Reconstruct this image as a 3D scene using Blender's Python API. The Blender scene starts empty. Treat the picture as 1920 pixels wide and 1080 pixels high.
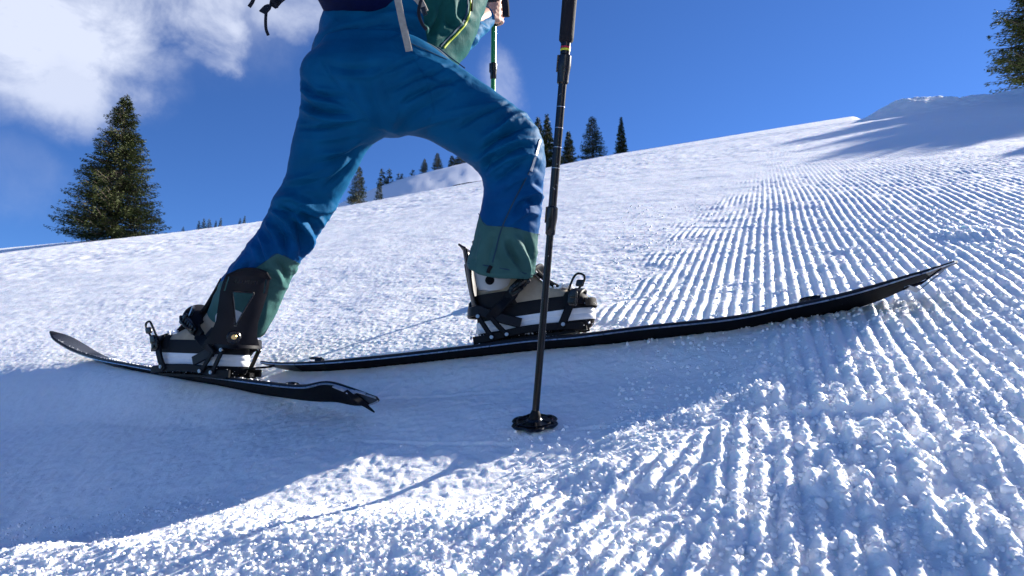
import bpy, bmesh, math, random
import numpy as np
from mathutils import Vector, Matrix
from mathutils.bvhtree import BVHTree
random.seed(7)
rng = np.random.default_rng(7)
C = bpy.context.scene.collection
S = bpy.context.scene

# ------------------------------------------------------------------ camera, sky, sun, exposure
PITCH = math.radians(8.0)
F = 1200.0                                  # focal length in photo pixels (1920 wide)
cd = bpy.data.cameras.new('camera')
cd.sensor_width = 36.0
cd.lens = 36.0 * F / 1920.0
cd.clip_start = 0.02
cd.clip_end = 3000
cam = bpy.data.objects.new('camera', cd)
cam.location = (0, 0, 0)
cam.rotation_euler = (math.radians(90) + PITCH, 0, 0)
cd.dof.use_dof = True
cd.dof.focus_distance = 1.55
cd.dof.aperture_fstop = 11.0
C.objects.link(cam)
S.camera = cam

SUN_AZ = math.radians(32)                   # angle from +X towards +Y, where the sun stands
SUN_EL = math.radians(26.4)
sun_dir = Vector((math.cos(SUN_EL) * math.cos(SUN_AZ), math.cos(SUN_EL) * math.sin(SUN_AZ), math.sin(SUN_EL)))
sl = bpy.data.lights.new('sun', 'SUN')
sl.energy = 5.0
sl.angle = math.radians(0.5)
sl.color = (1.0, 0.94, 0.85)
so = bpy.data.objects.new('sun', sl)
so.rotation_euler = sun_dir.to_track_quat('Z', 'Y').to_euler()
so.location = sun_dir * 50
C.objects.link(so)

S.view_settings.view_transform = 'Standard'
S.view_settings.look = 'None'
S.view_settings.gamma = 1.0
S.view_settings.use_curve_mapping = False
S.view_settings.exposure = 1.5

CP, SP = math.cos(PITCH), math.sin(PITCH)
def ray(px, py):
    """direction with unit depth through a photo pixel"""
    R = (px - 960.0) / F
    U = (540.0 - py) / F
    return np.array([R, CP - U * SP, SP + U * CP])
def P(px, py, t):
    return ray(px, py) * t
def proj(v):
    v = np.asarray(v)
    dep = v[..., 1] * CP + v[..., 2] * SP
    up = -v[..., 1] * SP + v[..., 2] * CP
    dep = np.where(np.abs(dep) < 1e-6, 1e-6, dep)
    return 960 + F * v[..., 0] / dep, 540 - F * up / dep

def build_world():
    w = bpy.data.worlds.new('World')
    S.world = w
    w.use_nodes = True
    nt = w.node_tree
    n = nt.nodes
    l = nt.links
    n.clear()
    out = n.new('ShaderNodeOutputWorld')
    bg = n.new('ShaderNodeBackground')
    sky = n.new('ShaderNodeTexSky')
    sky.sky_type = 'NISHITA'
    sky.sun_disc = False
    sky.sun_elevation = SUN_EL
    sky.sun_rotation = math.pi / 2 - SUN_AZ
    sky.altitude = 2300
    sky.air_density = 1.0
    sky.dust_density = 0.15
    sky.ozone_density = 3.5
    tc = n.new('ShaderNodeTexCoord')
    nrm = n.new('ShaderNodeVectorMath'); nrm.operation = 'NORMALIZE'
    l.new(tc.outputs['Generated'], nrm.inputs[0])
    # warped direction for cloud shapes
    nz = n.new('ShaderNodeTexNoise'); nz.inputs['Scale'].default_value = 5.0; nz.inputs['Detail'].default_value = 7; nz.inputs['Roughness'].default_value = 0.62
    l.new(nrm.outputs[0], nz.inputs['Vector'])
    mad = n.new('ShaderNodeVectorMath'); mad.operation = 'MULTIPLY_ADD'
    l.new(nz.outputs['Color'], mad.inputs[0]); mad.inputs[1].default_value = (0.14,) * 3
    sub = n.new('ShaderNodeVectorMath'); sub.operation = 'SUBTRACT'
    l.new(nrm.outputs[0], mad.inputs[2])
    l.new(mad.outputs[0], sub.inputs[0]); sub.inputs[1].default_value = (0.07,) * 3
    total = None
    blobs = [(170, 20, 200, 1.0), (40, 30, 190, 1.0), (130, 130, 120, .9), (240, 150, 80, .7), (290, 90, 90, .6), (385, 0, 110, .95), (412, 70, 85, .9), (425, 125, 45, .7), (550, 5, 95, .7), (950, 160, 62, .42), (30, 330, 90, .12),
             (300, -260, 380, .9), (800, -700, 300, .7), (1500, -900, 380, .6), (-700, -150, 330, .8), (-900, 250, 200, .6), (2900, -100, 260, .5)]
    for bx, by, rad, amp in blobs:
        d = ray(bx, by); L = np.linalg.norm(d); d = d / L
        rr = rad / F / (L * 1.0)
        dist = n.new('ShaderNodeVectorMath'); dist.operation = 'DISTANCE'
        l.new(sub.outputs[0], dist.inputs[0]); dist.inputs[1].default_value = tuple(d)
        mr = n.new('ShaderNodeMapRange'); mr.interpolation_type = 'SMOOTHERSTEP'
        l.new(dist.outputs['Value'], mr.inputs['Value'])
        mr.inputs['From Min'].default_value = rr * 1.25; mr.inputs['From Max'].default_value = rr * 0.35
        mr.inputs['To Min'].default_value = 0; mr.inputs['To Max'].default_value = amp
        if total is None:
            total = mr.outputs[0]
        else:
            m = n.new('ShaderNodeMath'); m.operation = 'MAXIMUM'
            l.new(total, m.inputs[0]); l.new(mr.outputs[0], m.inputs[1]); total = m.outputs[0]
    nz2 = n.new('ShaderNodeTexNoise'); nz2.inputs['Scale'].default_value = 7.5; nz2.inputs['Detail'].default_value = 9; nz2.inputs['Roughness'].default_value = 0.6
    nz2.inputs['Distortion'].default_value = 0.4
    l.new(nrm.outputs[0], nz2.inputs['Vector'])
    mr2 = n.new('ShaderNodeMapRange'); l.new(nz2.outputs['Fac'], mr2.inputs['Value'])
    mr2.inputs['From Min'].default_value = 0.27; mr2.inputs['From Max'].default_value = 0.56
    mul = n.new('ShaderNodeMath'); mul.operation = 'MULTIPLY'
    l.new(total, mul.inputs[0]); l.new(mr2.outputs[0], mul.inputs[1])
    cm = n.new('ShaderNodeMath'); cm.operation = 'MULTIPLY'; cm.inputs[1].default_value = 0.85; cm.use_clamp = True
    l.new(mul.outputs[0], cm.inputs[0])
    # the deep polarised-looking blue of high-altitude air
    tint = n.new('ShaderNodeMix'); tint.data_type = 'RGBA'; tint.blend_type = 'MULTIPLY'
    tint.inputs['Factor'].default_value = 1.0
    l.new(sky.outputs[0], tint.inputs['A']); tint.inputs['B'].default_value = (0.43, 0.66, 1.02, 1)
    mix = n.new('ShaderNodeMix'); mix.data_type = 'RGBA'
    l.new(cm.outputs[0], mix.inputs['Factor'])
    l.new(tint.outputs['Result'], mix.inputs['A'])
    mix.inputs['B'].default_value = (5.7, 6.1, 7.2, 1)
    l.new(mix.outputs['Result'], bg.inputs['Color'])
    bg.inputs['Strength'].default_value = 0.055
    l.new(bg.outputs[0], out.inputs['Surface'])
build_world()

# ------------------------------------------------------------------ helpers
def tag(o, label=None, cat=None, group=None, kind=None):
    if label: o['label'] = label
    if cat: o['category'] = cat
    if group: o['group'] = group
    if kind: o['kind'] = kind
    return o
def root(name, loc, label, cat, group=None):
    o = bpy.data.objects.new(name, None)
    o.empty_display_size = 0.1
    o.location = loc
    C.objects.link(o)
    return tag(o, label, cat, group)
def adopt(o, parent):
    if parent is None: return
    o.parent = parent
    m = Matrix.Identity(4)
    p = parent
    while p is not None:
        if p.type == 'EMPTY':
            m = Matrix.Translation(p.location)
        p = p.parent
    if parent.type == 'EMPTY':
        o.matrix_parent_inverse = Matrix.Translation(-Vector(parent.location))
def mk(name, V, Fc, mat, parent=None, smooth=True, angle=None):
    me = bpy.data.meshes.new(name)
    V = np.asarray(V, dtype=np.float32)
    if isinstance(Fc, np.ndarray):
        k = Fc.shape[1]
        me.vertices.add(len(V)); me.vertices.foreach_set('co', V.ravel())
        me.loops.add(Fc.size); me.loops.foreach_set('vertex_index', Fc.ravel().astype(np.int32))
        me.polygons.add(len(Fc)); me.polygons.foreach_set('loop_start', np.arange(0, Fc.size, k, dtype=np.int32))
        me.update(calc_edges=True)
    else:
        me.from_pydata([tuple(v) for v in V], [], [tuple(f) for f in Fc])
        me.update()
    if smooth:
        me.polygons.foreach_set('use_smooth', [True] * len(me.polygons))
    if mat is not None:
        me.materials.append(mat)
    if angle is not None:
        me.set_sharp_from_angle(angle=math.radians(angle))
    o = bpy.data.objects.new(name, me)
    C.objects.link(o)
    adopt(o, parent)
    return o
class MB:
    """collects shapes into one mesh"""
    def __init__(s): s.v = []; s.f = []; s.n = 0
    def add(s, V, Fc):
        V = np.asarray(V, float)
        s.v.append(V); s.f += [tuple(int(i) + s.n for i in f) for f in Fc]; s.n += len(V); return s
    def loft(s, rings, cap=True, closed=True):
        k = len(rings[0]); V = np.concatenate([np.asarray(r, float) for r in rings]); Fc = []
        for i in range(len(rings) - 1):
            for j in range(k if closed else k - 1):
                j2 = (j + 1) % k
                Fc.append((i * k + j, i * k + j2, (i + 1) * k + j2, (i + 1) * k + j))
        if cap and closed:
            Fc.append(tuple(range(k - 1, -1, -1)))
            Fc.append(tuple(range((len(rings) - 1) * k, len(rings) * k)))
        return s.add(V, Fc)
    def tube(s, pts, rad, k=10, cap=True):
        pts = [np.asarray(p, float) for p in pts]
        if not hasattr(rad, '__len__'): rad = [rad] * len(pts)
        rings = []; prev = None
        for i, p in enumerate(pts):
            d = pts[min(i + 1, len(pts) - 1)] - pts[max(i - 1, 0)]
            d = d / (np.linalg.norm(d) + 1e-12)
            if prev is None:
                a = np.array([0, 0, 1.0]) if abs(d[2]) < .9 else np.array([1.0, 0, 0])
                u = np.cross(d, a)
            else:
                u = prev - d * np.dot(prev, d)
            u /= np.linalg.norm(u) + 1e-12; prev = u
            w = np.cross(d, u)
            th = np.linspace(0, 2 * math.pi, k, endpoint=False)
            rings.append(p + rad[min(i, len(rad) - 1)] * (np.cos(th)[:, None] * u + np.sin(th)[:, None] * w))
        return s.loft(rings, cap)
    def ribbon(s, pts, wdir, width, th, bev=True):
        """flat band along pts; wdir is its width direction (vector or list)"""
        pts = [np.asarray(p, float) for p in pts]
        rings = []
        for i, p in enumerate(pts):
            d = pts[min(i + 1, len(pts) - 1)] - pts[max(i - 1, 0)]
            d /= np.linalg.norm(d) + 1e-12
            w = np.asarray(wdir[i] if np.ndim(wdir) == 2 else wdir, float)
            w = w - d * np.dot(w, d); w /= np.linalg.norm(w) + 1e-12
            nn = np.cross(d, w)
            W = (width[min(i, len(width) - 1)] if hasattr(width, '__len__') else width) / 2
            b = th * .35
            sec = [(-W, -th/2 + b), (-W + b, -th/2), (W - b, -th/2), (W, -th/2 + b), (W, th/2 - b), (W - b, th/2), (-W + b, th/2), (-W, th/2 - b)]
            rings.append([p + w * a + nn * c for a, c in sec])
        return s.loft(rings)
    def box(s, c, ax, ay, az):
        c, ax, ay, az = [np.asarray(q, float) for q in (c, ax, ay, az)]
        V = [c + sx * ax + sy * ay + sz * az for sz in (-1, 1) for sx, sy in ((-1, -1), (1, -1), (1, 1), (-1, 1))]
        return s.add(V, [(3, 2, 1, 0), (4, 5, 6, 7), (0, 1, 5, 4), (1, 2, 6, 5), (2, 3, 7, 6), (3, 0, 4, 7)])
    def rbox(s, c, ax, ay, az):
        c, ax, ay, az = [np.asarray(q, float) for q in (c, ax, ay, az)]
        th = np.linspace(0, 2 * math.pi, 20, endpoint=False)
        X = np.sign(np.cos(th)) * np.abs(np.cos(th)) ** .45; Y = np.sign(np.sin(th)) * np.abs(np.sin(th)) ** .45
        return s.loft([c + az * z + (X * k)[:, None] * ax + (Y * k)[:, None] * ay for z, k in ((-1, .72), (-.85, .92), (-.6, 1), (.6, 1), (.85, .92), (1, .72))])
    def disc(s, c, nrm, r, th, k=20, bev=.25):
        c = np.array(c, float); nrm = np.array(nrm, float); nrm /= np.linalg.norm(nrm)
        return s.tube([c - nrm * th / 2, c + nrm * th * (.5 - bev), c + nrm * th / 2], [r, r, r * (1 - bev * .6)], k)
    def build(s, name, mat, parent=None, smooth=True, angle=38, xf=None):
        V = np.concatenate(s.v)
        if xf is not None: V = xf(V)
        o = mk(name, V, s.f, mat, parent, smooth, angle)
        bm = bmesh.new(); bm.from_mesh(o.data); bmesh.ops.recalc_face_normals(bm, faces=bm.faces); bm.to_mesh(o.data); bm.free()
        o.data.set_sharp_from_angle(angle=math.radians(angle))
        return o
def smooth_path(pts, n=8):
    """Catmull-Rom"""
    p = [np.asarray(q, float) for q in pts]
    p = [2 * p[0] - p[1]] + p + [2 * p[-1] - p[-2]]
    out = []
    for i in range(1, len(p) - 2):
        for k in range(n):
            t = k / n
            a, b, c, d = p[i - 1], p[i], p[i + 1], p[i + 2]
            out.append(.5 * ((2 * b) + (-a + c) * t + (2 * a - 5 * b + 4 * c - d) * t * t + (-a + 3 * b - 3 * c + d) * t ** 3))
    out.append(p[-2])
    return out

# ---- numpy noise
def _h(ix, iy, seed):
    n = (ix.astype(np.int64) * 374761393 + iy.astype(np.int64) * 668265263 + seed * 1442695041) & 0xffffffff
    n = ((n ^ (n >> 13)) * 1274126177) & 0xffffffff
    n = (n ^ (n >> 16)) & 0xffffffff
    n = ((n * 2246822519) & 0xffffffff); n = n ^ (n >> 15)
    return (n & 0xffffff) / float(0xffffff)
def vnoise(x, y, seed=0):
    ix = np.floor(x); iy = np.floor(y); fx = x - ix; fy = y - iy
    fx = fx * fx * fx * (fx * (fx * 6 - 15) + 10); fy = fy * fy * fy * (fy * (fy * 6 - 15) + 10)
    a = _h(ix, iy, seed); b = _h(ix + 1, iy, seed); c = _h(ix, iy + 1, seed); d = _h(ix + 1, iy + 1, seed)
    return (a * (1 - fx) + b * fx) * (1 - fy) + (c * (1 - fx) + d * fx) * fy
def fbm(x, y, seed=0, o=4, g=.5):
    s = 0; a = 1; t = 0
    for k in range(o):
        s = s + a * (vnoise(x * 2 ** k + 17.3 * k, y * 2 ** k - 9.1 * k, seed + k) - .5); t += a; a *= g
    return s / t * 2
def domes(x, y, cell, dens, rmin, rmax, seed, squash=1.0):
    """height of round crumbs scattered on a grid; radii in cell units"""
    X = x / cell; Y = y / cell
    ix = np.floor(X); iy = np.floor(Y); out = np.zeros_like(X)
    for dx in (-1, 0, 1):
        for dy in (-1, 0, 1):
            cx = ix + dx; cy = iy + dy
            px = cx + _h(cx, cy, seed); py = cy + _h(cx, cy, seed + 1)
            r = rmin + (rmax - rmin) * _h(cx, cy, seed + 2) ** 2
            on = _h(cx, cy, seed + 3) < dens
            d2 = (X - px) ** 2 + (Y - py) ** 2
            hgt = np.sqrt(np.maximum(r * r - d2, 0)) * squash * 1.25
            out = np.maximum(out, np.where(on, hgt, 0))
    return out * cell
def sstep(x, a, b):
    t = np.clip((x - a) / (b - a), 0, 1); return t * t * (3 - 2 * t)

# ------------------------------------------------------------------ materials
def mat(name, col, rough=.6, metal=0, spec=.5, noise=None, bump=None, coat=0, sheen=0, fleck=None):
    """noise=(scale, amount)  bump=(scale, strength, distance)  fleck=(scale, threshold, colour)"""
    m = bpy.data.materials.new(name); m.use_nodes = True
    nt = m.node_tree; n = nt.nodes; l = nt.links
    b = n['Principled BSDF']
    b.inputs['Base Color'].default_value = (*col, 1); b.inputs['Roughness'].default_value = rough
    b.inputs['Metallic'].default_value = metal; b.inputs['Specular IOR Level'].default_value = spec
    b.inputs['Coat Weight'].default_value = coat; b.inputs['Coat Roughness'].default_value = .25
    b.inputs['Sheen Weight'].default_value = sheen
    tc = n.new('ShaderNodeTexCoord'); cur = None
    if noise:
        nz = n.new('ShaderNodeTexNoise'); nz.inputs['Scale'].default_value = noise[0]; nz.inputs['Detail'].default_value = 5
        l.new(tc.outputs['Object'], nz.inputs['Vector'])
        mr = n.new('ShaderNodeMapRange'); l.new(nz.outputs['Fac'], mr.inputs['Value'])
        mr.inputs['From Min'].default_value = .3; mr.inputs['From Max'].default_value = .7
        mr.inputs['To Min'].default_value = 1 - noise[1]; mr.inputs['To Max'].default_value = 1 + noise[1]
        vm = n.new('ShaderNodeVectorMath'); vm.operation = 'SCALE'; vm.inputs[0].default_value = col
        l.new(mr.outputs[0], vm.inputs['Scale']); cur = vm.outputs[0]; l.new(cur, b.inputs['Base Color'])
        mr3 = n.new('ShaderNodeMapRange'); l.new(nz.outputs['Fac'], mr3.inputs['Value'])
        mr3.inputs['To Min'].default_value = max(rough - .15, .02); mr3.inputs['To Max'].default_value = min(rough + .15, 1)
        l.new(mr3.outputs[0], b.inputs['Roughness'])
    if fleck:
        nz = n.new('ShaderNodeTexNoise'); nz.inputs['Scale'].default_value = fleck[0]; nz.inputs['Detail'].default_value = 3
        l.new(tc.outputs['Object'], nz.inputs['Vector'])
        mr = n.new('ShaderNodeMapRange'); l.new(nz.outputs['Fac'], mr.inputs['Value'])
        mr.inputs['From Min'].default_value = fleck[1]; mr.inputs['From Max'].default_value = fleck[1] + .03
        mx = n.new('ShaderNodeMix'); mx.data_type = 'RGBA'; l.new(mr.outputs[0], mx.inputs['Factor'])
        if cur: l.new(cur, mx.inputs['A'])
        else: mx.inputs['A'].default_value = (*col, 1)
        mx.inputs['B'].default_value = (*fleck[2], 1); l.new(mx.outputs['Result'], b.inputs['Base Color'])
    if bump:
        nz = n.new('ShaderNodeTexNoise'); nz.inputs['Scale'].default_value = bump[0]; nz.inputs['Detail'].default_value = 6
        l.new(tc.outputs['Object'], nz.inputs['Vector'])
        bp = n.new('ShaderNodeBump'); bp.inputs['Strength'].default_value = bump[1]; bp.inputs['Distance'].default_value = bump[2]
        l.new(nz.outputs['Fac'], bp.inputs['Height']); l.new(bp.outputs[0], b.inputs['Normal'])
    return m
def snow_material(name, bump=1.0, sss=True):
    m = bpy.data.materials.new(name); m.use_nodes = True
    nt = m.node_tree; n = nt.nodes; l = nt.links; b = n['Principled BSDF']
    b.inputs['Base Color'].default_value = (.90, .915, .94, 1)
    b.inputs['Roughness'].default_value = .62
    b.inputs['Specular IOR Level'].default_value = .35
    if sss:
        b.inputs['Subsurface Weight'].default_value = .6
        b.inputs['Subsurface Radius'].default_value = (.6, .8, 1.0)
        b.inputs['Subsurface Scale'].default_value = .010
    tc = n.new('ShaderNodeTexCoord')
    a = n.new('ShaderNodeTexNoise'); a.inputs['Scale'].default_value = 260; a.inputs['Detail'].default_value = 4; a.inputs['Roughness'].default_value = .7
    c = n.new('ShaderNodeTexNoise'); c.inputs['Scale'].default_value = 55; c.inputs['Detail'].default_value = 5; c.inputs['Roughness'].default_value = .65
    l.new(tc.outputs['Object'], a.inputs['Vector']); l.new(tc.outputs['Object'], c.inputs['Vector'])
    b1 = n.new('ShaderNodeBump'); b1.inputs['Strength'].default_value = .6 * bump; b1.inputs['Distance'].default_value = .0025
    b2 = n.new('ShaderNodeBump'); b2.inputs['Strength'].default_value = .55 * bump; b2.inputs['Distance'].default_value = .006
    l.new(c.outputs['Fac'], b2.inputs['Height']); l.new(a.outputs['Fac'], b1.inputs['Height']); l.new(b2.outputs[0], b1.inputs['Normal'])
    l.new(b1.outputs[0], b.inputs['Normal'])
    return m
M = {}
M['snow'] = snow_material('snow', .8)
M['snow_far'] = snow_material('snow_far', .4, False)
M['snow_bit'] = snow_material('snow_bit', .3, False)
M['black'] = mat('black_plastic', (.004, .004, .006), .5, spec=.16, noise=(60, .3), bump=(300, .15, .001))
M['black_gloss'] = mat('black_gloss', (.005, .005, .007), .25, spec=.4, noise=(40, .3))
M['highback'] = mat('highback_plastic', (.005, .005, .009), .42, spec=.2, noise=(35, .25), bump=(500, .12, .0006))
M['rubber'] = mat('black_rubber', (.008, .008, .010), .75, spec=.15, bump=(180, .3, .001), fleck=(140, .67, (.75, .78, .85)))
M['board'] = mat('board_topsheet', (.013, .014, .020), .30, spec=.5, noise=(14, .4), fleck=(170, .73, (.6, .63, .7)))
M['side'] = mat('board_sidewall', (.007, .007, .010), .5, spec=.3, fleck=(210, .74, (.5, .52, .58)))
M['skin'] = mat('climbing_skin', (.004, .004, .006), .85, spec=.12, noise=(60, .5), fleck=(120, .76, (.5, .54, .65)))
M['base'] = mat('board_base', (.020, .022, .036), .38, spec=.4, noise=(9, .35))
M['steel'] = mat('steel', (.50, .51, .53), .32, metal=1, noise=(120, .35))
M['screw'] = mat('screw_metal', (.35, .36, .40), .35, metal=1)
M['brass'] = mat('brass_bolt', (.80, .55, .22), .3, metal=1)
M['alu_black'] = mat('black_aluminium', (.004, .004, .006), .24, metal=.0, spec=.32, coat=.0, fleck=(130, .72, (.55, .56, .6)))
M['alu_green'] = mat('green_aluminium', (.015, .22, .05), .3, metal=.35, spec=.5, coat=.4)
M['yellow'] = mat('yellow_print', (.62, .60, .02), .5)
M['red'] = mat('red_print', (.45, .01, .04), .5)
M['white'] = mat('white_print', (.7, .7, .7), .5)
M['foam'] = mat('foam_grip', (.014, .013, .016), .8, spec=.2, bump=(450, .5, .002))
M['bootwhite'] = mat('white_midsole', (.72, .74, .76), .55, noise=(40, .08), bump=(200, .2, .001))
M['bootblack'] = mat('black_boot_rand', (.007, .007, .009), .6, spec=.2, noise=(80, .3), bump=(250, .2, .001))
M['tan'] = mat('tan_boot_leather', (.33, .27, .19), .7, noise=(50, .15), bump=(350, .3, .001))
M['bootgrey'] = mat('pale_grey_boot_panel', (.50, .50, .50), .6, bump=(300, .2, .001))
M['strapgrey'] = mat('beige_webbing', (.34, .31, .26), .85, noise=(120, .15), bump=(700, .5, .001))
M['strapblack'] = mat('dark_webbing', (.014, .016, .024), .8, spec=.15)
M['navy'] = mat('navy_pack_fabric', (.002, .006, .045), .8, spec=.1, noise=(30, .2), bump=(500, .3, .001))
M['bark'] = mat('spruce_bark', (.09, .065, .05), .9, noise=(8, .35), bump=(20, .5, .02))
M['zip'] = mat('yellow_green_zip', (.50, .58, .03), .55, bump=(900, .4, .0008))
M['reflect'] = mat('reflective_piping', (.62, .62, .60), .35, spec=.5)
M['beanie'] = mat('dark_knit', (.02, .03, .06), .9, bump=(120, .6, .003))
M['hair'] = mat('brown_hair', (.06, .035, .02), .7)
M['seam'] = mat('dark_seam', (.003, .035, .075), .8)
M['plastic_clear'] = mat('grey_tip_clip', (.32, .34, .38), .3)
def skin_mat():
    m = mat('skin', (.52, .28, .20), .5, spec=.35, noise=(60, .12), bump=(250, .2, .001))
    b = m.node_tree.nodes['Principled BSDF']; b.inputs['Subsurface Weight'].default_value = .15; b.inputs['Subsurface Scale'].default_value = .004
    return m
M['flesh'] = skin_mat()
def needle_mat(name, a, b_):
    m = bpy.data.materials.new(name); m.use_nodes = True
    nt = m.node_tree; n = nt.nodes; l = nt.links; b = n['Principled BSDF']
    b.inputs['Roughness'].default_value = .65; b.inputs['Specular IOR Level'].default_value = .25
    at = n.new('ShaderNodeAttribute'); at.attribute_name = 'tone'
    mx = n.new('ShaderNodeMix'); mx.data_type = 'RGBA'; l.new(at.outputs['Fac'], mx.inputs['Factor'])
    mx.inputs['A'].default_value = (*a, 1); mx.inputs['B'].default_value = (*b_, 1); l.new(mx.outputs['Result'], b.inputs['Base Color'])
    return m
M['needle'] = needle_mat('spruce_needles', (.012, .026, .007), (.062, .078, .014))
def cloth_mat(name, cols, rough=.62):
    """colour zones from smooth vertex attributes zone_a, zone_b: three fabrics with crisp seams"""
    m = bpy.data.materials.new(name); m.use_nodes = True
    nt = m.node_tree; n = nt.nodes; l = nt.links; b = n['Principled BSDF']
    b.inputs['Roughness'].default_value = rough; b.inputs['Specular IOR Level'].default_value = .05
    b.inputs['Sheen Weight'].default_value = .0
    cur = None
    def colour(c):
        r = n.new('ShaderNodeRGB'); r.outputs[0].default_value = (*c, 1); return r.outputs[0]
    cur = colour(cols[0])
    for k, c in enumerate(cols[1:]):
        at = n.new('ShaderNodeAttribute'); at.attribute_name = 'zone_' + 'ab'[k]
        mr = n.new('ShaderNodeMapRange'); l.new(at.outputs['Fac'], mr.inputs['Value'])
        wdt = (.5, .02)[k] if len(cols) == 3 else .02
        mr.inputs['From Min'].default_value = -wdt; mr.inputs['From Max'].default_value = wdt
        mx = n.new('ShaderNodeMix'); mx.data_type = 'RGBA'; l.new(mr.outputs[0], mx.inputs['Factor'])
        l.new(cur, mx.inputs['A']); l.new(colour(c), mx.inputs['B']); cur = mx.outputs['Result']
    tc = n.new('ShaderNodeTexCoord')
    nz = n.new('ShaderNodeTexNoise'); nz.inputs['Scale'].default_value = 16; nz.inputs['Detail'].default_value = 6
    l.new(tc.outputs['Object'], nz.inputs['Vector'])
    mr = n.new('ShaderNodeMapRange'); l.new(nz.outputs['Fac'], mr.inputs['Value']); mr.inputs['From Min'].default_value = .3; mr.inputs['From Max'].default_value = .7
    mr.inputs['To Min'].default_value = .86; mr.inputs['To Max'].default_value = 1.12
    vm = n.new('ShaderNodeVectorMath'); vm.operation = 'SCALE'; l.new(cur, vm.inputs[0]); l.new(mr.outputs[0], vm.inputs['Scale'])
    l.new(vm.outputs[0], b.inputs['Base Color'])
    w = n.new('ShaderNodeTexNoise'); w.inputs['Scale'].default_value = 900; w.inputs['Detail'].default_value = 2
    w2 = n.new('ShaderNodeTexNoise'); w2.inputs['Scale'].default_value = 45; w2.inputs['Detail'].default_value = 4; w2.inputs['Distortion'].default_value = .8
    l.new(tc.outputs['Object'], w.inputs['Vector']); l.new(tc.outputs['Object'], w2.inputs['Vector'])
    b1 = n.new('ShaderNodeBump'); b1.inputs['Strength'].default_value = .25; b1.inputs['Distance'].default_value = .0006
    b2 = n.new('ShaderNodeBump'); b2.inputs['Strength'].default_value = .35; b2.inputs['Distance'].default_value = .004
    l.new(w2.outputs['Fac'], b2.inputs['Height']); l.new(w.outputs['Fac'], b1.inputs['Height']); l.new(b2.outputs[0], b1.inputs['Normal']); l.new(b1.outputs[0], b.inputs['Normal'])
    return m
BLUE, ROYAL, GREEN = (.001, .078, .190), (.001, .062, .195), (.045, .118, .112)
M['trousers'] = cloth_mat('trouser_fabric', [BLUE, ROYAL, GREEN])
M['jacket'] = cloth_mat('jacket_fabric', [(.001, .080, .190), (.009, .075, .070)])
M['sleeve'] = cloth_mat('sleeve_fabric', [(.005, .10, .23)])

# ------------------------------------------------------------------ ground shape
A_, B_, H_ = .161, .358, .50
crest_x = [-400, 0, 330, 500, 650, 900, 1140, 1560, 1700, 1920, 2400]
crest_y = [515, 466, 436, 414, 386, 340, 291, 224, 203, 180, 110]
def px_of_az(x, y):
    """photo column of a far ground point, from its plan position only (level with the crest)"""
    th = np.arctan2(x, np.maximum(y, 1e-3))
    return th
_cpx = np.array(crest_x, float); _cpy = np.array(crest_y, float)
_dirs = np.array([ray(a, b) for a, b in zip(np.linspace(-400, 2400, 80), np.interp(np.linspace(-400, 2400, 80), _cpx, _cpy))])
_caz = np.arctan2(_dirs[:, 0], _dirs[:, 1]); _ctan = _dirs[:, 2] / np.hypot(_dirs[:, 0], _dirs[:, 1])
_g = A_ * np.sin(_caz) + B_ * np.cos(_caz)
_delta = np.clip(_g - _ctan, .012, .06)
# berm on the right-hand skyline
_bpx = [1590, 1640, 1655, 1700, 1765, 1800, 1850, 1920, 2100, 2600]
_bpy = [224, 207, 200, 191, 186, 189, 179, 166, 145, 85]
_bd = np.array([ray(a, b) for a, b in zip(_bpx, _bpy)])
_baz = np.arctan2(_bd[:, 0], _bd[:, 1]); _btan = _bd[:, 2] / np.hypot(_bd[:, 0], _bd[:, 1])
RB = 21.0
def ground_base(x, y):
    r = np.hypot(x, y); az = np.arctan2(x, y)
    front = sstep(np.cos(az), -.2, .4)
    d = np.interp(az, _caz, _delta)
    c = d * d / (4 * H_)
    rs = 2 * H_ / d
    g = A_ * x + B_ * y
    z = g - H_ - c * r * r
    T = (A_ * np.sin(az) + B_ * np.cos(az)) - d
    zf = r * (T - .004 * (1 - rs / np.maximum(r, rs)))
    z = np.where(r > rs, zf, z)
    # behind the camera the slope simply runs on down
    z = z * front + (g - H_ - .0006 * r * r) * (1 - front)
    # berm
    m = sstep(az, _baz[0] + .004, _baz[2] + .012)
    lump = fbm(x * 2.6, y * 2.6, 91, 4) * .13 + fbm(x * .5, y * .5, 95, 3) * .10 + fbm(x * 7, y * 7, 93, 3) * .05
    Tb = np.interp(az, _baz, _btan)
    face = sstep(r + fbm(x * .6, y * .6, 97, 3) * .7, RB - 2.1, RB)
    zb = r * Tb - np.maximum(r - RB - .6, 0) * .10 + lump
    return z + m * face * (zb - z)
def gz(x, y):
    return float(ground_base(np.array([x], float), np.array([y], float))[0])

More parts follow.
